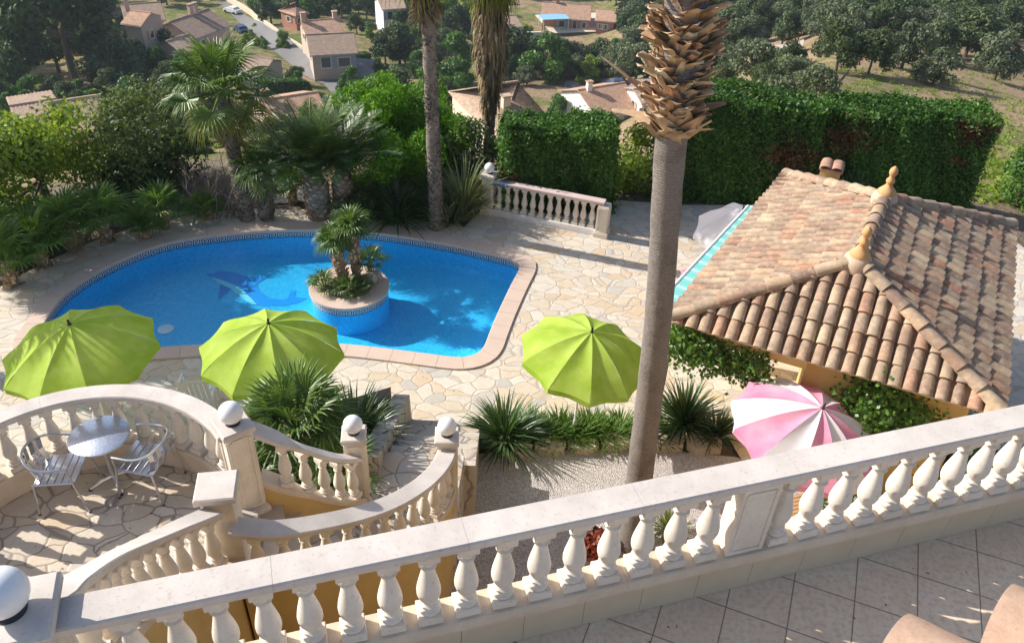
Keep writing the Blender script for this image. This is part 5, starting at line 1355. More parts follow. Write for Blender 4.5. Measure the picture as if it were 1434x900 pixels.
# ---- hedges
def hedge(label, a, b, H, th, n, seed, mat=None, rust=None, leaf=.06, Hb=None, name='hedge', zb=0, group=None):
    """a-b is the near face of the hedge"""
    a, b = V3((a.x,a.y,zb)), V3((b.x,b.y,zb)); U = (b-a); L = U.length; U.normalize(); Nn = V3((U.y,-U.x,0))
    if Nn.dot(-a) < 0: Nn = -Nn
    Hb = Hb or H; r_ = np.random.default_rng(seed); rt = empty(name, (a+b)/2, label, 'hedge', group)
    def hh(u): return H+(Hb-H)*u/L
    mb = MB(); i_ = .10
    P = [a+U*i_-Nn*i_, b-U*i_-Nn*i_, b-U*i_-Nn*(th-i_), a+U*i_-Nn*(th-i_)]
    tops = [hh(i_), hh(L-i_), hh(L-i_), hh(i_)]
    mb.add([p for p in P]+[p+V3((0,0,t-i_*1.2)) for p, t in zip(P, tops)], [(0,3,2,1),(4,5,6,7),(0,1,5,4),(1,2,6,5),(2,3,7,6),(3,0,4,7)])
    mb.build('light_blocking_core', simple('hedge_inner', (.03,.05,.015), (.05,.045,.02), 6, .95, .5, .03, 20, world=True) if 'hedge_inner' not in MATS else MATS['hedge_inner'], rt, smooth=False)  # solid dark box added inside the leaves to stop light passing through
    areas = [L*H, L*th, th*H, th*H, L*H*.4]; tot = sum(areas); C = []; D = []
    for q, ar in enumerate(areas):
        k = int(n*ar/tot); u = r_.uniform(-.05,L+.05,k); w = r_.uniform(0,1.04,k)
        j = r_.normal(0,.07,k)+.07*np.sin(u*2.3+seed+w*2)+.05*np.sin(u*5.1+w*5)+.04*np.sin(u*11+w*9)
        for ui, wi, ji in zip(u, w, j):
            h = hh(ui)
            if q == 0: p = a+U*ui+Nn*ji+V3((0,0,h*wi)); d = Nn
            elif q == 1: p = a+U*ui-Nn*(th*wi)+V3((0,0,h+ji*.9+abs(r_.normal())*.03)); d = V3((0,0,1))
            elif q == 2: p = a-U*ji-Nn*(th*ui/L)+V3((0,0,hh(0)*wi)); d = -U
            elif q == 3: p = b+U*ji-Nn*(th*ui/L)+V3((0,0,hh(L)*wi)); d = U
            else: p = a+U*ui-Nn*(th+ji)+V3((0,0,h*wi)); d = -Nn
            C.append(tuple(p)); D.append(tuple(d+V3((0,0,.35))))
    C = np.array(C); D = np.array(D)
    V, F = leaf_quads(C, D, leaf, r_, .42, .8); mi = np.zeros(len(F), int)
    if rust:
        for (u, h, rr_) in rust:
            c = a+U*u*L+V3((0,0,h)); dd = np.linalg.norm((C-np.array(c))*np.array([1,1,1.6]), axis=1)+r_.normal(0,rr_*.45,len(C))+.25*rr_*np.sin(C[:,0]*7)*np.sin(C[:,2]*9); mi[dd < rr_] = 1
    o = arr_obj('foliage', V, F, [mat or G_HEDGE, G_RUST], rt, mi)
    localize(rt); return rt
ha, hb_ = at(706,296,0), at(848,300,0)
hedge('square clipped dark green hedge right behind the far balustrade', ha, hb_, zat(ha.x, ha.y, 186), 1.05, 46000, 120, rust=[(.03,.9,.35)], leaf=.05, Hb=zat(hb_.x, hb_.y, 190))
h2a, h2b = at(912,288,0), at(1120,292,0)
hedge('long dark clipped hedge behind the tall palm trunk with some brown patches', V3((h2a.x+.2,h2a.y+.4,0)), h2b, 2.75, 1.2, 56000, 121, rust=[(.8,1.5,.5),(.95,1.2,.6)], leaf=.05, Hb=2.45)
h3a, h3b = at(1130,284,0), at(1350,292,0)
hedge('tall bright topped clipped hedge behind the pool house roof, rightmost hedge', V3((h3a.x+.2,h3a.y+.5,0)), h3b, 2.2, 1.2, 62000, 122, rust=[(.10,1.6,.6),(.88,2.0,.45),(.85,1.3,.2)], leaf=.05, Hb=2.30)
# ---- shrubs and trees just behind the pool
p = at(545,250,0); tree('pine_tree', p, 2.3, 5.3, G_BRIGHT, 'rounded bright green pine with a dense needle crown behind the pool', n=44000, leaf=.058, nb=90, seed=130, bottom=.75, shell=.25, asp=.28, r0=.14, br=.15, flat=1.15)
tree('light_green_tree', at(72,296,0), 2.65, 3.5, G_LIME, 'light yellow green tree at the left edge behind the young palms', n=11000, leaf=.065, nb=26, seed=131, bottom=.5, shell=.45)
b = onground(216,258); tree('olive_tree', b, 2.5, 3.3, G_OLIVE, 'loose olive green tree with thin bare stems left of the bushy palm', n=7000, leaf=.055, nb=30, seed=132, bottom=.6, shell=.55, r0=.06)
sh = [('silver_shrub',(30,345),.75,2.6,G_SILVER,'mound of silvery leaved shrub at the left edge',3500,.045,140),
 ('oleander_shrub',(660,262),1.7,2.2,G_OLIVE,'rounded olive green shrub between the skirted palm and the square hedge',4500,.06,141),
 ('dark_shrub',(170,275),1.3,2.6,G_PINE,'dark shrub below the loose olive green tree',3500,.06,142),
 ('dark_shrub',(250,262),1.4,2.4,G_PINE,'dark evergreen shrub behind the bare twiggy bush',3500,.06,143),
 ('mixed_shrub',(505,296),1.0,1.7,G_OLIVE,'leafy shrub right of the date palms',2600,.05,144),
 ('mixed_shrub',(560,262),1.1,2.2,G_LIME,'pale leafy shrub under the rounded pine',2800,.05,145),
 ('green_shrub',(880,262),1.7,1.9,G_LIME,'fresh green shrub between the square hedge and the palm trunk',3200,.06,146),
 ('green_shrub',(1160,285),1.2,1.6,G_OLIVE,'low shrub beside the pool house chimney',2600,.05,147),
 ('green_shrub',(1090,282),1.0,1.2,G_HEDGE,'small rounded dark shrub left of the chimney',2200,.05,148),
 ('green_shrub',(935,300),.35,.7,G_LIME,'small low plant on the ledge left of the white parasol',900,.04,149),
 ('green_shrub',(1012,328),.4,.5,G_IVY,'potted looking green plant under the white parasol',800,.04,150),
 ('tall_shrub',(640,235),1.8,1.6,G_HEDGE,'upright dark shrub beside the skirted palm',3000,.06,151),
 ('roadside_shrub',(1425,290),1.4,1.9,G_HEDGE,'round dark green shrub at the right edge of the picture',3000,.06,152)]
for nm, (x, y), h, w, m, lb, n, lf, sd in sh:
    bush(nm, onground(x, y), h, w, m, lb, n=n, leaf=lf, seed=sd)
strap_plant('striped_grass_clump', at(650,300,0), 320, 1.35,.04, G_AGAVE, 'clump of pale striped arching leaves left of the far balustrade', seed=160, up=(.7,1.5), droop=1.0, base=.25)
strap_plant('striped_grass_clump', at(628,312,0), 160, .9,.035, G_AGAVE, 'smaller pale arching grass at the foot of the slender palm', seed=161, up=(.5,1.5), droop=1.1, base=.2)
strap_plant('grey_strap_clump', at(556,306,0), 420, 1.15,.04, G_STRAP, 'wide grey green clump of arching leaves left of the slender palm', seed=162, up=(.3,1.45), droop=1.2, base=.35)
strap_plant('grey_strap_clump', at(520,302,0), 200, .8,.035, G_AGAVE, 'narrow arching clump between the date palms and the grey clump', seed=163, up=(.4,1.45), droop=1.2, base=.2)
# twiggy bush
b = at(300,298,0); mb = MB(); rnd = random.Random(4)
for k in range(60):
    a = rnd.uniform(0,2*PI); l = rnd.uniform(.8,1.7); q = V3((rnd.uniform(-.6,.6), rnd.uniform(-.3,.3), 0)); d = V3((math.cos(a)*.5, math.sin(a)*.5, 1)).normalized()
    P = [q, q+d*l*.5+V3((rnd.uniform(-.1,.1),rnd.uniform(-.1,.1),0)), q+d*l]; mb.tube(P, [.014,.009,.003], 4)
    for j in range(3):
        s_ = q+d*l*rnd.uniform(.3,.8); e = s_+V3((rnd.uniform(-1,1),rnd.uniform(-1,1),rnd.uniform(.3,1))).normalized()*l*.35; mb.tube([s_, e], [.006,.002], 3)
o = mb.build('bare_bush', G_TWIG, smooth=False); o.location = b; tag(o, 'bare brown twiggy bush behind the driveway edge, left of the palm trunk', 'shrub')
# pale parked car / pool cover glimpse behind the twigs
# wire fence behind the strap clumps
fa, fb = at(572,268,0), at(708,268,0); fr = empty('wire_fence', (fa+fb)/2, 'thin wire fence with slim metal posts behind the striped grass', 'fence')
n = 4
for k in range(n+1):
    p = fa.lerp(fb, k/n); mb = MB(); mb.tube([p, p+V3((0,0,.95))], .02, 6); mb.build('post', MATS['galvanised_steel'], fr)
mb = MB()
for z in (.3,.6,.9): mb.tube([fa+V3((0,0,z)), fb+V3((0,0,z))], .005, 4)
mb.build('wires', MATS['galvanised_steel'], fr); localize(fr)
# unseen tree added left of the picture to cast shade over the pool
tree('added_shade_tree', (-16.2,15.3,0), 7.6, 3.6, G_OLIVE, 'tall unseen tree added left of the picture to shade the pool', n=7000, leaf=.13, nb=20, seed=170, bottom=5.2)
#tree('added_shade_tree', (-15.6,18.4,0), 8.6, 4.4, G_OLIVE, 'tall tree behind the left end of the driveway, outside the picture', n=7000, leaf=.13, nb=20, seed=171, bottom=5.4)
fan_palm('palm_tree', (-10.9,11.3,0), (-10.9,11.3,4.1), .16,.14, 30,.8,.85,'fan palm left of the green parasols, outside the picture', seed=172, dead=8, skirt=.5)

# ------------------------------------------------------------------ small litter
r_ = np.random.default_rng(5); C = []
for k in range(22):
    p = dn(r_.uniform(.5,7.5), 2.86-abs(r_.normal(0,.5)), 5.006); C.append((p.x,p.y,p.z))
for k in range(420):
    x, y = r_.uniform(-9,5), r_.uniform(8.6,17.5)
    if inside((x,y), POUT): continue
    C.append((x,y,.012 if not inside((x,y), [(p.x,p.y) for p in GRV]) else .03))
for k in range(60):
    a = r_.uniform(0,6.28); q_ = r_.uniform(.2,1.45); C.append((C0.x+q_*math.cos(a), C0.y+q_*math.sin(a), 2.657))
C = np.array(C); V, F = leaf_quads(C, np.tile([0,0,1.],(len(C),1)), .015, r_, .4, .25)
o = arr_obj('fallen_leaves', V, F, G_RUST); tag(o, 'small dry leaves scattered over the terraces and the pool paving', 'leaf litter', kind='stuff')
# ------------------------------------------------------------------ roads
def road(name, L, Rr, mat, dz=.12):
    a = [onground(*p) for p in L]; b = [onground(*p) for p in Rr]; n = 26
    a = resample(smooth_path(a, 5), n=n); b = resample(smooth_path(b, 5), n=n); V = []; F = []
    for p, q in zip(a, b):
        for t in (0,.33,.66,1):
            c = p.lerp(q, t); V.append((c.x, c.y, max(ground(c.x,c.y), ground(p.x,p.y)-.1, ground(q.x,q.y)-.1)+dz))
    for i in range(n):
        for k in range(3): F.append((4*i+k, 4*i+k+1, 4*i+5+k, 4*i+4+k))
    o = arr_obj(name, V, F, mat, smooth=True); o['kind'] = 'structure'; return a, b
ra, rb = road('road', [(304,6),(328,25),(356,48),(384,72),(410,94),(440,114),(480,126),(520,124)], [(317,4),(343,22),(373,43),(401,65),(429,86),(456,98),(496,103),(528,99)], ROADM)
road('side_road', [(440,108),(462,128),(480,150)], [(500,104),(520,118),(540,140)], ROADM, .10)
road('valley_road', [(790,126),(830,124),(880,124),(925,122)], [(790,118),(830,117),(880,117),(925,115)], ROADM)
road('dirt_lane', [(1048,84),(1080,84),(1120,80)], [(1048,73),(1085,73),(1122,72)], simple('pale_dirt',(.30,.26,.23),(.36,.31,.27),.3,.95,0,world=True))
road('lower_lane', [(1140,150),(1148,132),(1140,112)], [(1180,146),(1172,130),(1160,112)], ROADM)
road('terrace_lane', [(700,86),(740,84),(800,86)], [(700,80),(740,79),(800,80)], ROADM)
def wall_line(name, px, H, th, mat, label, cat='wall', cop=None, dz=0):
    P = [onground(*p) for p in px]; P = resample(P, n=max(6, 3*len(px))); V = []; F = []
    mb = MB(); vs = []
    for i, p in enumerate(P):
        t = P[min(i+1,len(P)-1)]-P[max(i-1,0)]; t.z = 0; t.normalize(); s_ = V3((t.y,-t.x,0))*th/2; g = ground(p.x,p.y)+dz
        vs += [(p.x+s_.x,p.y+s_.y,g-.4),(p.x+s_.x,p.y+s_.y,g+H),(p.x-s_.x,p.y-s_.y,g+H),(p.x-s_.x,p.y-s_.y,g-.4)]
    fs = []
    for i in range(len(P)-1):
        for q in range(4): fs.append((4*i+q, 4*i+(q+1)%4, 4*i+4+(q+1)%4, 4*i+4+q))
    n = len(P)-1; fs += [(3,2,1,0),(4*n,4*n+1,4*n+2,4*n+3)]
    mb.add(vs, fs); o = mb.build(name, mat, smooth=False); tag(o, label, cat); return P
wall_line('garden_wall', [(316,0),(352,22),(386,48),(424,74),(450,93)], 1.3, .35, CREAM, 'cream garden wall following the right side of the valley road')
wall_line('garden_wall', [(452,96),(478,104),(512,99)], 1.0, .3, PINKW, 'low pinkish wall in front of the hedge where the road turns')
wall_line('garden_wall', [(700,80),(730,80),(757,80)], 2.2, .4, WHITEW, 'white rendered wall below the clipped hedge, lower one')
wall_line('garden_wall', [(717,57),(757,56)], 1.8, .5, WHITEW, 'upper white wall with a tiled top near the small white house')
# ------------------------------------------------------------------ far houses
def corr_roof(parent, name, P, mat, rib=.27, amp=.06):
    """corrugated slope: P = eave a, eave b, top b, top a"""
    a, b, c, d = [V3(p) for p in P]; L = (b-a).length; n = max(4, round(L/rib)*2); Nn = (b-a).cross(d-a).normalized()
    if Nn.z < 0: Nn = -Nn
    V = []; F = []
    for i in range(n+1):
        t = i/n; o_ = Nn*(amp*(i%2)); V += [tuple(a.lerp(b,t)+o_), tuple(d.lerp(c,t)+o_)]
    for i in range(n): F.append((2*i,2*i+2,2*i+3,2*i+1))
    V += [tuple(p-Nn*.05) for p in (a,b,c,d)]; k = 2*(n+1); F.append((k,k+1,k+2,k+3))
    F += [(k+3,k+2,k+1,k)]
    o = arr_obj(name, V, F, mat, parent); return o
def house(name, ra_, rb_, hr, hw, he, wallm, roofm, label, wins=(), chim=(), over=.4, hip=0, grp=None, rho=None, cat='house'):
    """ridge from picture point ra_ (found on the hillside at height hr) to rb_ at the same height"""
    A = onray(ra_[0], ra_[1], hr) if rho is None else atrho(ra_[0], ra_[1], rho); B = at(rb_[0], rb_[1], A.z); zr = A.z; zg = min(ground(A.x,A.y), ground(B.x,B.y))-1.5; U = (B-A).normalized(); Nn = V3((U.y,-U.x,0))
    if Nn.dot(A) > 0: Nn = -Nn         # Nn looks to the camera
    L = (B-A).length; ze = zr-(hr-he); M_ = (A+B)/2
    rt = empty(name, V3((M_.x,M_.y,zg)), label, cat, grp)
    fa, fb = A+Nn*hw, B+Nn*hw; ba, bb = A-Nn*hw, B-Nn*hw
    def zz(p, z): return V3((p.x,p.y,z))
    mb = MB(); V = [zz(fa,zg),zz(fb,zg),zz(bb,zg),zz(ba,zg),zz(fa,ze),zz(fb,ze),zz(bb,ze),zz(ba,ze),zz(A,zr-.08),zz(B,zr-.08)]
    fs = [(3,2,1,0),(0,1,5,4),(2,3,7,6)]
    if hip: V[8] = zz(A+U*hw*hip, zr-.1); V[9] = zz(B-U*hw*hip, zr-.1)
    fs += [(1,2,6,9,5),(3,0,4,8,7),(4,5,9,8),(6,7,8,9)] if not hip else [(1,2,6,5),(3,0,4,7),(4,5,6,7)]
    mb.add(V, fs); mb.build('wall', wallm, rt, smooth=False)
    s_ = over; drop = s_*(hr-he)/hw
    fo = [zz(A-U*s_+Nn*(hw+s_), ze-drop+.1), zz(B+U*s_+Nn*(hw+s_), ze-drop+.1)]; bo = [zz(A-U*s_-Nn*(hw+s_), ze-drop+.1), zz(B+U*s_-Nn*(hw+s_), ze-drop+.1)]
    h_ = hw*hip if hip else -s_
    ta, tb_ = zz(A+U*h_, zr+.1), zz(B-U*h_, zr+.1)
    corr_roof(rt, 'roof', [fo[0], fo[1], tb_, ta], roofm); corr_roof(rt, 'roof', [bo[1], bo[0], ta, tb_], roofm)
    if hip:
        corr_roof(rt, 'roof', [fo[1], bo[1], tb_, tb_], roofm); corr_roof(rt, 'roof', [bo[0], fo[0], ta, ta], roofm)
    mb = MB(); mb.tube([p_-V3((0,0,.12)) for p_ in fo], .07, 6); mb.build('gutter', MATS['galvanised_steel'], rt, smooth=False)
    if len(wins) < 2: wins = list(wins)+[('f',.25,-1.3,1.0,1.1,'w'),('l',.5,-1.3,1.0,1.1,'w')]
    mb = MB(); mb.tube([ta, tb_], .16, 6); mb.build('ridge', roofm, rt, smooth=False)
    for (side, u, h, w, hh, kind) in wins:
        # side f front, l left gable, r right gable ; u along 0..1 ; h height over the eave base (negative = below eave)
        if side == 'f': p = fa.lerp(fb, u); n_ = Nn; x_ = U
        elif side == 'l': p = fa.lerp(ba, u); n_ = -U; x_ = -Nn
        else: p = fb.lerp(bb, u); n_ = U; x_ = -Nn
        c = zz(p, ze+h)+n_*.03; rz = math.atan2(x_.y, x_.x); fr = MB()
        for dx, dz_, sx, sz in ((-w/2,0,.12,hh+.12),(w/2,0,.12,hh+.12),(0,hh/2,w,.12),(0,-hh/2,w+.2,.14)):
            q_ = c+x_*dx+V3((0,0,dz_)); fr.box(q_, (sx,.16,sz), rz)
        nm = {'w':'window','d':'door','s':'window'}[kind]; f_ = fr.build(nm, WHITEW, rt, smooth=False)
        if kind == 'w':
            for sg in (-1,1):
                sh_ = MB(); sh_.box(c+x_*(sg*(w*.75+.08))+n_*.02, (w*.45,.07,hh), rz); sh_.build('shutter', SHUT if (len(label)%2) else WOODT, f_, smooth=False)
        pn = MB(); pn.box(c, (w-.1,.08,hh-.1), rz); pn.build('pane' if kind != 's' else 'shutter', GLASSD if kind != 's' else SHUT, f_, smooth=False)
    for (u, o_, h) in chim:
        c = A.lerp(B, u)+Nn*o_; cm = MB(); z1 = zr+h; cm.box((c.x,c.y,(z1+zr-1.2)/2), (.75,.6,z1-zr+1.2), math.atan2(U.y,U.x)); ch_ = cm.build('chimney', wallm, rt, smooth=False)
        cm = MB(); cm.box((c.x,c.y,z1+.15), (.95,.8,.14), math.atan2(U.y,U.x)); cm.build('chimney_cap', roofm, ch_, smooth=False)
    localize(rt); return rt
W_ = 'f'
house('tiled_house', (72,146),(134,137), 4.0, 3.0, 2.9, PINKW, TILE3, 'house with a ribbed pale tile roof behind the light green tree on the left', [('r',.4,-1.2,1.2,1.3,'w'),('f',.7,-1.3,1.1,1.2,'w')], rho=66)
house('flat_roofed_shed', (22,150),(72,142), 3.4, 2.6, 3.1, PINKW, TILE4, 'low dull roofed annex at the left edge behind the light green tree', [('f',.6,-1.3,1.1,1.2,'w')], rho=70)
house('tiled_house', (368,142),(440,131), 5.0, 5.0, 3.3, PINKW, TILE2, 'house with a ribbed terracotta roof just left of the bright green pine', [('f',.5,-1.3,1.3,1.2,'w')], [(.05,.0,.9)])
house('tiled_house', (664,124),(742,114), 5.4, 5.6, 3.0, CREAM, TILE3, 'cream house with a big pale hipped roof behind the skirted palm', [('f',.6,-1.3,1.4,1.3,'w'),('f',.85,-1.3,1.2,1.3,'w')], [(.38,2.4,-.2)], hip=.8, rho=74)
A4 = onray(812,126,5.2); 
house('white_house', (812,127),(872,117), 5.2, 4.8, 3.4, WHITEW, TILE2, 'white walled house with shuttered windows and a tiled roof below the road', [('l',.12,-1.9,1.3,1.8,'s'),('l',.45,-1.4,.6,1.5,'s'),('l',.58,-1.4,.6,1.5,'s'),('l',.85,-1.6,1.2,1.7,'s'),('f',.3,-1.4,1.2,1.4,'s'),('f',.7,-1.4,1.2,1.4,'s')], [(.18,.3,1.1)])
house('pink_house', (424,31),(470,27), 7.6, 3.0, 6.4, PINKW, TILE2, 'upper block of the pale pink house in the bend of the road', [('f',.5,-1.0,1.0,1.0,'w')], [(.02,0,1.4),(.98,0,1.2)])
house('pink_house', (432,50),(492,47), 4.9, 4.2, 3.2, PINKW, TILE4, 'lower tiled wing of the pale pink house in the bend of the road', rho=139, wins=[('f',.72,-1.5,2.0,1.6,'w'),('f',.3,-1.4,1.6,1.8,'d'),('l',.5,-1.3,1.2,1.3,'w')])
house('villa_house', (186,16),(209,19), 8.2, 2.6, 7.2, PINKW, TILE2, 'narrow tall block with a small red roof among the houses at top left', [('r',.4,-2.0,1.0,1.3,'w'),('l',.5,-4.0,1.1,1.6,'w')])
house('villa_house', (172,8),(222,4), 7.0, 4.5, 5.4, PINKW, TILE4, 'wide grey roofed house behind the tall block at top left', [('l',.3,-3.2,1.1,1.4,'w'),('l',.6,-3.2,1.1,1.4,'w'),('f',.2,-3.2,1.1,1.5,'w')], [(.1,1.5,1.5)])
house('villa_house', (240,31),(290,14), 6.0, 4.4, 4.2, PINKW, TILE4, 'long brown roofed house beside the road at top left, just above the fan palm', [('f',.2,-1.3,1.1,1.2,'w'),('r',.3,-1.6,1.2,1.4,'w'),('r',.7,-1.6,1.2,1.4,'w')], [(.55,.0,1.6),(.68,.0,1.6)])
house('villa_house', (236,58),(262,50), 4.8, 3.0, 3.6, PINKW, TILE3, 'low front wing with arches below the long brown roofed house', [('f',.25,-1.5,1.3,2.0,'d'),('f',.7,-1.5,1.3,2.0,'d')])
house('garage', (338,78),(380,84), 3.9, 2.8, 2.9, PINKW, TILE4, 'small pinkish building under trees on the left side of the road', [('f',.5,-1.2,1.1,1.1,'w')])
house('white_house', (700,24),(720,22), 6.2, 3.4, 5.0, WHITEW, TILE3, 'small white two storey house beside the skirted palm', [('f',.5,-1.2,1.1,1.2,'w'),('f',.8,-1.2,1.0,1.2,'w'),('f',.5,-3.6,1.1,1.2,'w'),('f',.8,-3.6,1.0,1.2,'w')])
house('white_house', (530,-2),(560,-4), 6.8, 3.6, 5.6, WHITEW, TILE3, 'white house with a balcony at the top between the palms', [('f',.3,-1.4,1.2,1.7,'w'),('f',.75,-1.4,1.2,1.7,'w'),('f',.4,-4.0,1.4,1.6,'w')])
house('red_villa', (762,4),(826,8), 5.2, 4.4, 3.2, REDW, TILE2, 'long red roofed terracotta villa at the top centre with a covered terrace', [('f',.42,-1.3,1.4,1.5,'w'),('f',.7,-1.3,1.0,1.9,'d'),('f',.9,-1.3,1.0,1.3,'w')], [(.3,0,.8)])
house('red_villa', (838,14),(862,16), 4.6, 4.0, 3.4, REDW, TILE2, 'lower red wing to the right of the terracotta villa', [('f',.5,-1.4,1.1,1.3,'w')])
house('orange_hut', (402,8),(418,4), 4.6, 2.4, 3.2, REDW, TILE2, 'small steep orange roofed hut among the trees at the top', hip=.9)
house('tiled_house', (996,101),(1022,106), 2.0, 3.0, 1.0, REDW, TILE2, 'red roof corner peeping out behind the shaggy palm trunk')
house('tiled_house', (890,126),(914,124), 3.4, 2.6, 2.6, WHITEW, TILE3, 'low white building behind the cypress beside the white house', [('f',.4,-1.1,1.6,1.2,'d')])
house('kiosk', (797,70),(815,70), 3.0, 1.4, 2.6, CREAM, TILE2, 'tiny orange roofed hut beside the dark retaining wall')
# retaining wall + canopy of the red villa
IVW = simple('ivy_covered_stone', (.10,.12,.07), (.17,.16,.12), .5, .95, .8, .2, 3, world=True)
wl = onground(762,78); wr = onground(862,74)
rw = MB(); zpl = ZC-.272*201-5.2; a_ = at(772,47,zpl); b_ = at(866,43,zpl); dd = (b_-a_).normalized(); nn_ = V3((dd.y,-dd.x,0))
if nn_.dot(a_) > 0: nn_ = -nn_
P = [a_, b_, b_-nn_*14, a_-nn_*14]
rw.prism([(p.x,p.y) for p in P], a_.z-12, a_.z, 0, 1); o = rw.build('retaining_wall', [IVW, CREAM], smooth=False); tag(o, 'tall dark overgrown retaining wall carrying the terrace of the red villa', 'wall')
AQ = simple('aqua_canopy', (.25,.50,.68), None, rough=.6, bump=0)
c_ = at(776,24,zpl+2.6); cn = empty('terrace_canopy', V3((c_.x,c_.y,c_.z-2.4)), 'blue terrace canopy in front of the red villa', 'canopy')
M_ = Matrix.Translation(c_)
mb = MB(); mb.box(c_, (6.5,4.0,.15), math.atan2(dd.y,dd.x)); mb.build('canopy_cloth', AQ, cn, smooth=False)
for sx in (-1,1):
    for sy in (-1,1):
        p = c_+dd*3.0*sx+nn_*1.9*sy; mb = MB(); mb.tube([p, p-V3((0,0,2.6))], .08, 6); mb.build('canopy_post', PLASTW, cn)
localize(cn)
# cars
def car(px, py, ang, label, mat):
    p = onground(px, py); rt = empty('parked_car', p+V3((0,0,.14)), label, 'car', None, ang)
    mb = MB(); prof = [(-2.1,.35),(-2.15,.7),(-2.05,.95),(-1.6,1.0),(-1.15,1.38),(.35,1.42),(1.05,1.0),(1.95,.82),(2.15,.6),(2.1,.3)]
    n = len(prof); vs = [(x,y,z) for y in (-.86,.86) for x, z in prof]; vs = [(x, y*(.84 if z > 1.05 else 1), z) for x, y, z in vs]
    mb.add(vs, [tuple(range(n-1,-1,-1)), tuple(range(n,2*n))]+[(i,(i+1)%n,n+(i+1)%n,n+i) for i in range(n)]); mb.build('body', mat, rt, smooth=False)
    mb = MB(); mb.add([(-1.05,-.80,1.05),(.75,-.80,1.05),(.3,-.745,1.34),(-1.0,-.745,1.34),(-1.05,.80,1.05),(.75,.80,1.05),(.3,.745,1.34),(-1.0,.745,1.34)], [(0,1,2,3),(7,6,5,4)])
    mb.add([(.42,-.68,1.40),(.42,.68,1.40),(1.02,.74,1.04),(1.02,-.74,1.04)], [(0,1,2,3)]); mb.v = [(x*1.0, y*1.01, z+.01) for x, y, z in mb.v]; mb.build('windows', GLASSD, rt, smooth=False)
    for x in (-1.3,1.35):
        for y in (-.86,.86):
            mb = MB(); mb.lathe([(.3,-.1),(.32,-.08),(.32,.08),(.3,.1)], seg=14, M=Matrix.Translation(V3((x,y,.32))) @ Matrix.Rotation(PI/2,4,'X')); mb.build('wheel', BLACK, rt)
    return rt
WCAR = simple('white_car_paint', (.78,.78,.78), None, rough=.2, bump=0); BCAR = simple('dark_blue_car_paint', (.04,.06,.12), None, rough=.2, bump=0)
car(326,19, R(150), 'white car parked in front of the cream gate wall on the valley road', WCAR)
car(338,46, R(130), 'dark car with a bright windscreen parked beside the long brown roofed house', BCAR)
car(868,124, R(5), 'dark car on the lane behind the white house', BCAR)
# ------------------------------------------------------------------ far trees
def proto(kind, mat, n, leaf, seed, H=1.0, Wd=1.0, bottom=.2, nb=16, shell=.28, flat=.8, br=.34, asp=.55, r0=.035):
    r_ = np.random.default_rng(seed); rnd = random.Random(seed); blobs = rand_blobs(bottom, H, Wd/2, nb, r_, br, flat)
    mb = MB(); trunk_mb(mb, bottom+.3*(H-bottom), r0, blobs, rnd); t = mb.build('trunk', WOOD); tm = t.data; bpy.data.objects.remove(t)
    V, F = crown_arrays(blobs, n, leaf, r_, shell, asp); c = arr_obj('crown', V, F, mat); cm = c.data; bpy.data.objects.remove(c); return tm, cm
PR_ = {}
for k in range(3): PR_['oak', k] = proto('oak', G_OAK, 3600, .034, 200+k, bottom=.28, H=.95, Wd=1.15)
for k in range(3): PR_['grey', k] = proto('grey', G_OAK2, 3600, .034, 210+k, bottom=.22, H=.9, Wd=1.15)
for k in range(2): PR_['pine', k] = proto('pine', G_PINE, 3600, .034, 220+k, bottom=.25, H=1.1, Wd=1.0)
for k in range(2): PR_['green', k] = proto('green', G_HEDGE, 3600, .034, 230+k, bottom=.1, H=.95, Wd=1.0)
for k in range(2): PR_['light', k] = proto('light', G_LIME, 3600, .034, 240+k, bottom=.1, H=1.0, Wd=.95)
PR_['cypress', 0] = proto('cypress', G_PINE, 2600, .03, 250, bottom=.02, H=1.0, Wd=.2, nb=22, br=.62, flat=1.6, r0=.012)
cnt = {k: sum(1 for q in PR_ if q[0] == k) for k in set(q[0] for q in PR_)}
NAMES = {'oak':'cork_oak_tree','grey':'olive_tree','pine':'pine_tree','green':'leafy_tree','light':'light_green_tree','cypress':'cypress_tree'}
trnd = random.Random(99); TREES = []
def ftree(px, py, wpx, kind, label, group=None, asp=None):
    p = onground(px, py); dep = proj(p)[2]; w = wpx*dep/FPX; k = trnd.randrange(cnt[kind])
    rt = empty(NAMES[kind], p-V3((0,0,.25)), label, 'tree', group, trnd.uniform(0,6.28)); s = w/(.86 if kind != 'cypress' else .26)
    rt.scale = (s*trnd.uniform(.9,1.1), s*trnd.uniform(.9,1.1), s*(asp or trnd.uniform(.85,1.1)))
    tm, cm = PR_[kind, k]
    for nm, me in (('trunk', tm), ('crown', cm)): link(nm, me, rt)
    TREES.append(p); return rt
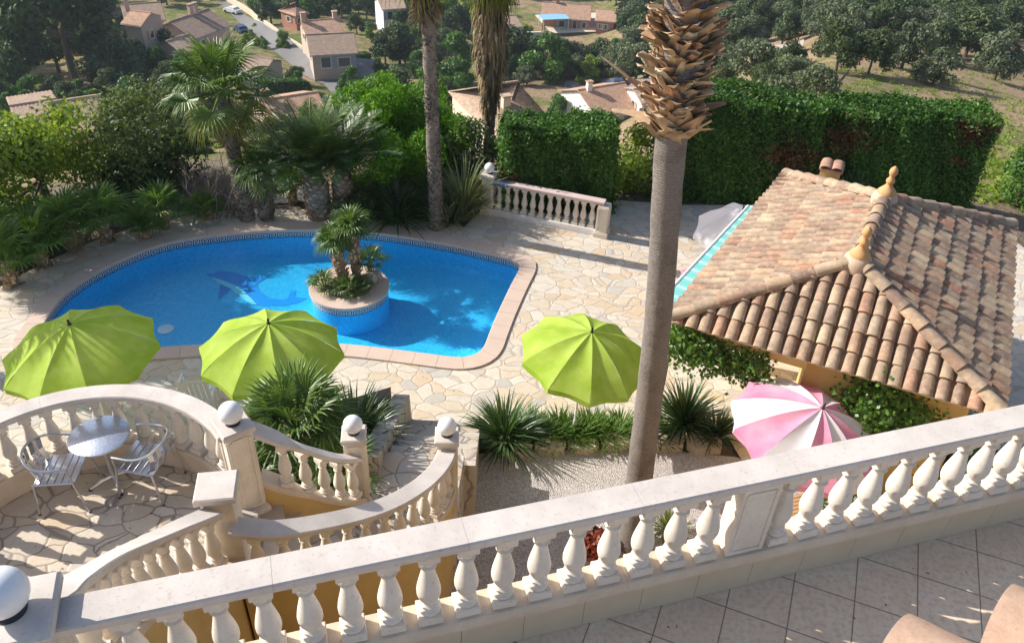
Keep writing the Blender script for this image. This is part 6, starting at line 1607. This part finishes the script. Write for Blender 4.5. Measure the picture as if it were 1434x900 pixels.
# named individual trees
for a in [(822,118,40,'light','rounded yellow green tree below the dark retaining wall'),
 (890,112,50,'grey','greyish leafed tree right of the yellow green one'),(862,100,34,'oak','dark oak above the yellow green tree'),(912,108,36,'oak','dark tree just left of the shaggy palm trunk'),
 (803,175,24,'light','small fresh green tree in front of the white house'),(861,158,13,'cypress','slim dark cypress beside the white house'),(782,168,34,'green','leafy tree between the cream house and the white house'),
 (1306,118,52,'grey','single round bushy olive tree in the dry field'),(1392,112,58,'grey','spreading olive tree at the right edge of the field'),(1432,108,44,'grey','olive tree cut by the right edge of the picture'),
 (1170,100,68,'oak','wide cork oak at the left end of the field row'),(1215,104,54,'oak','second cork oak of the field row'),(1262,96,58,'grey','paler cork oak in the middle of the field row'),(1350,80,70,'oak','umbrella shaped cork oak at the right of the row'),(1300,84,54,'oak','dark cork oak behind the single olive tree'),
 (1055,122,66,'grey','blue grey leafy tree above the long hedge'),(1098,136,62,'grey','second blue grey tree above the long hedge'),(1135,140,44,'light','yellow green shrub like tree between the two clipped hedges'),(1018,100,56,'oak','dark tree right of the shaggy palm trunk, above the hedge'),
 (1395,72,60,'oak','dark oak above the olive tree at the right'),(1425,250,50,'green','dense green bush at the right edge above the roof'),
 (88,62,80,'oak','oak with a visible dark trunk at the top left corner'),(30,70,70,'pine','dark pine at the left edge near the top'),(105,112,120,'pine','broad dark umbrella pine at the left, widest crown there'),(30,125,90,'pine','dark pine at the left edge below the top one'),
 (165,125,70,'oak','dense dark oak left of the pink house cluster'),(190,150,46,'green','round green tree left of the fan palm'),(150,60,40,'green','bright leaved tree beside the tall block with the red roof'),
 (228,90,44,'oak','rounded tree in front of the long brown roofed house'),(258,118,40,'green','green tree behind the fan palm crown'),(300,150,60,'oak','dark tree behind the fan palm'),
 (400,72,24,'green','round clipped tree beside the pink house'),(512,95,14,'light','small tree by the road bend'),(560,90,50,'oak','dark tree behind the slender palm'),(500,48,26,'pine','tall clipped conifer right of the pink house'),(520,60,26,'green','rounded evergreen beside the tall clipped conifer'),
 (540,90,36,'pine','dark conifer left of the slender palm'),(640,120,60,'green','leafy tree between the two tall palms'),(735,62,26,'light','grey green shrub tree beside the small white house'),(712,105,70,'oak','dark tree above the cream house roof'),(760,112,60,'green','rounded green tree right of the cream house roof'),(742,92,40,'oak','dark shrub tree under the white walls'),
 (790,105,44,'oak','small dark tree below the retaining wall'),(1005,70,60,'oak','dark oak beside the palm trunk near the top')]:
    ftree(*a)
# clipped hedges in the valley
def far_hedge(pa, pb, H, th, label, n=3000):
    a, b = onground(*pa), onground(*pb); zb = min(a.z, b.z)-.2; hedge(label, a, b, H+max(a.z-zb,0), th, n, int(pa[0]), leaf=.22, Hb=H+max(b.z-zb,0), zb=zb)
far_hedge((372,140),(430,138), 2.6, 2.0, 'long clipped hedge above the ribbed terracotta roof')
far_hedge((432,92),(462,98), 2.2, 1.4, 'clipped hedge in front of the pink house, left part')
far_hedge((464,100),(520,92), 2.2, 1.4, 'clipped hedge in front of the pink house, right part')
far_hedge((704,72),(757,70), 2.4, 2.0, 'dark clipped hedge between the two white walls')
# woods: individuals scattered where the photograph shows them
def scatter(poly, n, wpx, kinds, label, group, seed, mind=.45):
    r_ = random.Random(seed); xs = [p[0] for p in poly]; ys = [p[1] for p in poly]; got = []; tries = 0
    while len(got) < n and tries < n*60:
        tries += 1; x, y = r_.uniform(min(xs),max(xs)), r_.uniform(min(ys),max(ys))
        if not inside((x,y), poly): continue
        w = r_.uniform(*wpx)*(.55+.45*(y-min(ys))/(max(ys)-min(ys)+1))
        if any(abs(x-a)<w*mind and abs(y-b)<w*mind*.4 for a, b in got): continue
        got.append((x,y)); ftree(x, y, w*1.15, r_.choice(kinds), label, group)
scatter([(960,0),(1434,0),(1434,62),(1300,60),(1130,66),(1040,66),(960,60)], 120, (34,56), ['oak','oak','pine','grey'], 'dark tree of the wood covering the far hillside at top right', 'wood on the far hillside', 301, .42)
scatter([(960,-40),(1434,-40),(1434,0),(960,0)], 36, (34,50), ['oak','pine'], 'tree of the uppermost row of the wood at top right', 'upper row of the far wood', 302, .5)
scatter([(0,0),(150,0),(165,40),(120,100),(0,120)], 38, (40,70), ['oak','pine','green'], 'dark tree of the dense grove filling the top left corner', 'grove at top left', 303, .4)
scatter([(230,-10),(300,-10),(300,12),(230,8)], 6, (22,34), ['pine','oak'], 'dark tree behind the houses at the very top left', 'trees behind the left houses', 304)
scatter([(350,4),(520,0),(520,30),(420,26),(380,40)], 34, (24,38), ['pine','oak','green'], 'tree of the dark group above the pink house', 'trees above the pink house', 305, .45)
scatter([(560,0),(690,0),(690,100),(560,100)], 34, (28,48), ['pine','oak','green'], 'tree of the thicket behind the two tall palms', 'thicket behind the tall palms', 306, .45)
scatter([(830,-14),(960,-14),(960,60),(880,70),(868,20)], 30, (28,46), ['oak','pine','grey'], 'tree of the slope between the red villa and the shaggy palm', 'slope trees by the red villa', 307, .42)
scatter([(690,-22),(860,-22),(860,-6),(690,-4)], 22, (28,42), ['pine','oak'], 'tree of the dark row behind the red villa', 'row behind the red villa', 308)
scatter([(770,84),(905,84),(915,108),(800,112)], 34, (28,46), ['oak','grey','green'], 'tree of the band between the lane and the white house', 'band above the white house', 309, .45)
scatter([(130,90),(230,84),(290,110),(290,160),(150,150)], 22, (34,52), ['oak','green','pine'], 'tree of the dark group between the left houses and the fan palm', 'trees left of the fan palm', 310, .42)
scatter([(0,130),(60,128),(140,128),(330,175),(330,215),(160,200),(0,160)], 26, (34,52), ['oak','green'], 'tree below the left houses, partly hidden by garden trees', 'trees below the left houses', 311, .45)
scatter([(380,100),(430,118),(440,138),(360,120),(330,95)], 8, (18,30), ['green','oak'], 'small tree left of the road bend', 'small trees left of the road', 312)
scatter([(540,100),(690,110),(690,170),(560,180),(450,150)], 12, (34,54), ['green','oak'], 'tree in the hollow behind the bright green pine', 'trees behind the bright pine', 313)
scatter([(960,70),(1050,76),(1130,100),(1160,150),(980,130)], 12, (34,54), ['grey','oak'], 'grey green tree of the clump above the long hedge', 'clump above the long hedge', 314, .45)
scatter([(1150,30),(1434,30),(1434,78),(1160,92)], 16, (44,66), ['oak','grey'], 'cork oak of the row along the top of the dry field', 'cork oaks along the field', 315, .4)
scatter([(150,30),(330,30),(330,90),(200,100),(160,70)], 20, (12,20), ['green','oak','light'], 'small garden tree among the houses at top left', 'garden trees of the left houses', 316, .6)
scatter([(350,30),(420,70),(400,84),(330,60)], 8, (12,18), ['green','light'], 'small garden tree beside the valley road', 'garden trees by the valley road', 317, .6)
scatter([(690,88),(790,92),(800,118),(700,122)], 14, (26,42), ['oak','green','grey'], 'tree of the green belt right of the skirted palm', 'green belt behind the cream house', 318, .5)
scatter([(860,20),(930,20),(930,70),(870,64)], 10, (26,40), ['oak','pine'], 'tree between the red villa and the shaggy palm trunk', 'trees right of the red villa', 319, .5)
scatter([(0,150),(150,160),(330,200),(330,240),(120,235),(0,190)], 22, (30,46), ['oak','green','light'], 'shrubby tree in the hollow behind the left garden', 'hollow behind the left garden', 320, .5)
scatter([(340,150),(440,160),(440,215),(340,210)], 10, (26,40), ['green','oak'], 'shrubby tree behind the date palms', 'shrubs behind the date palms', 321, .5)
# low scrub on the field
scr = []; r_ = np.random.default_rng(77)
C = []; D = []
for k in range(900):
    x, y = r_.uniform(1180,1440), r_.uniform(95,285)**1.0; p = onground(x, y); s = r_.uniform(.15,.5)
    if p.length > 140: continue
    m_ = 26; Q, dq = blob_pts(m_, (p.x,p.y,p.z), (s*1.3,s*1.3,s*.7), r_, .4); C.append(Q); D.append(dq)
C = np.concatenate(C); D = np.concatenate(D); V, F = leaf_quads(C, D, .10, r_, .5)
o = arr_obj('field_scrub', V, F, G_LIME); tag(o, 'low yellow green scrub dotted over the dry field at the right', 'scrub', kind='stuff')

# ------------------------------------------------------------------ air
mb = MB(); mb.box((0,0,-21.5), (730,730,75)); hz = mb.build('haze', [], smooth=False)
hm = bpy.data.materials.new('haze'); hm.use_nodes = True; t_ = hm.node_tree; t_.nodes.clear()
o_ = t_.nodes.new('ShaderNodeOutputMaterial'); v_ = t_.nodes.new('ShaderNodeVolumePrincipled'); v_.inputs['Color'].default_value = (.72,.84,1,1); v_.inputs['Density'].default_value = .00022; v_.inputs['Anisotropy'].default_value = .2
t_.links.new(v_.outputs[0], o_.inputs['Volume']); hz.data.materials.append(hm); hz['kind'] = 'stuff'
for p_ in (bpy.data.objects['ground'],): pass
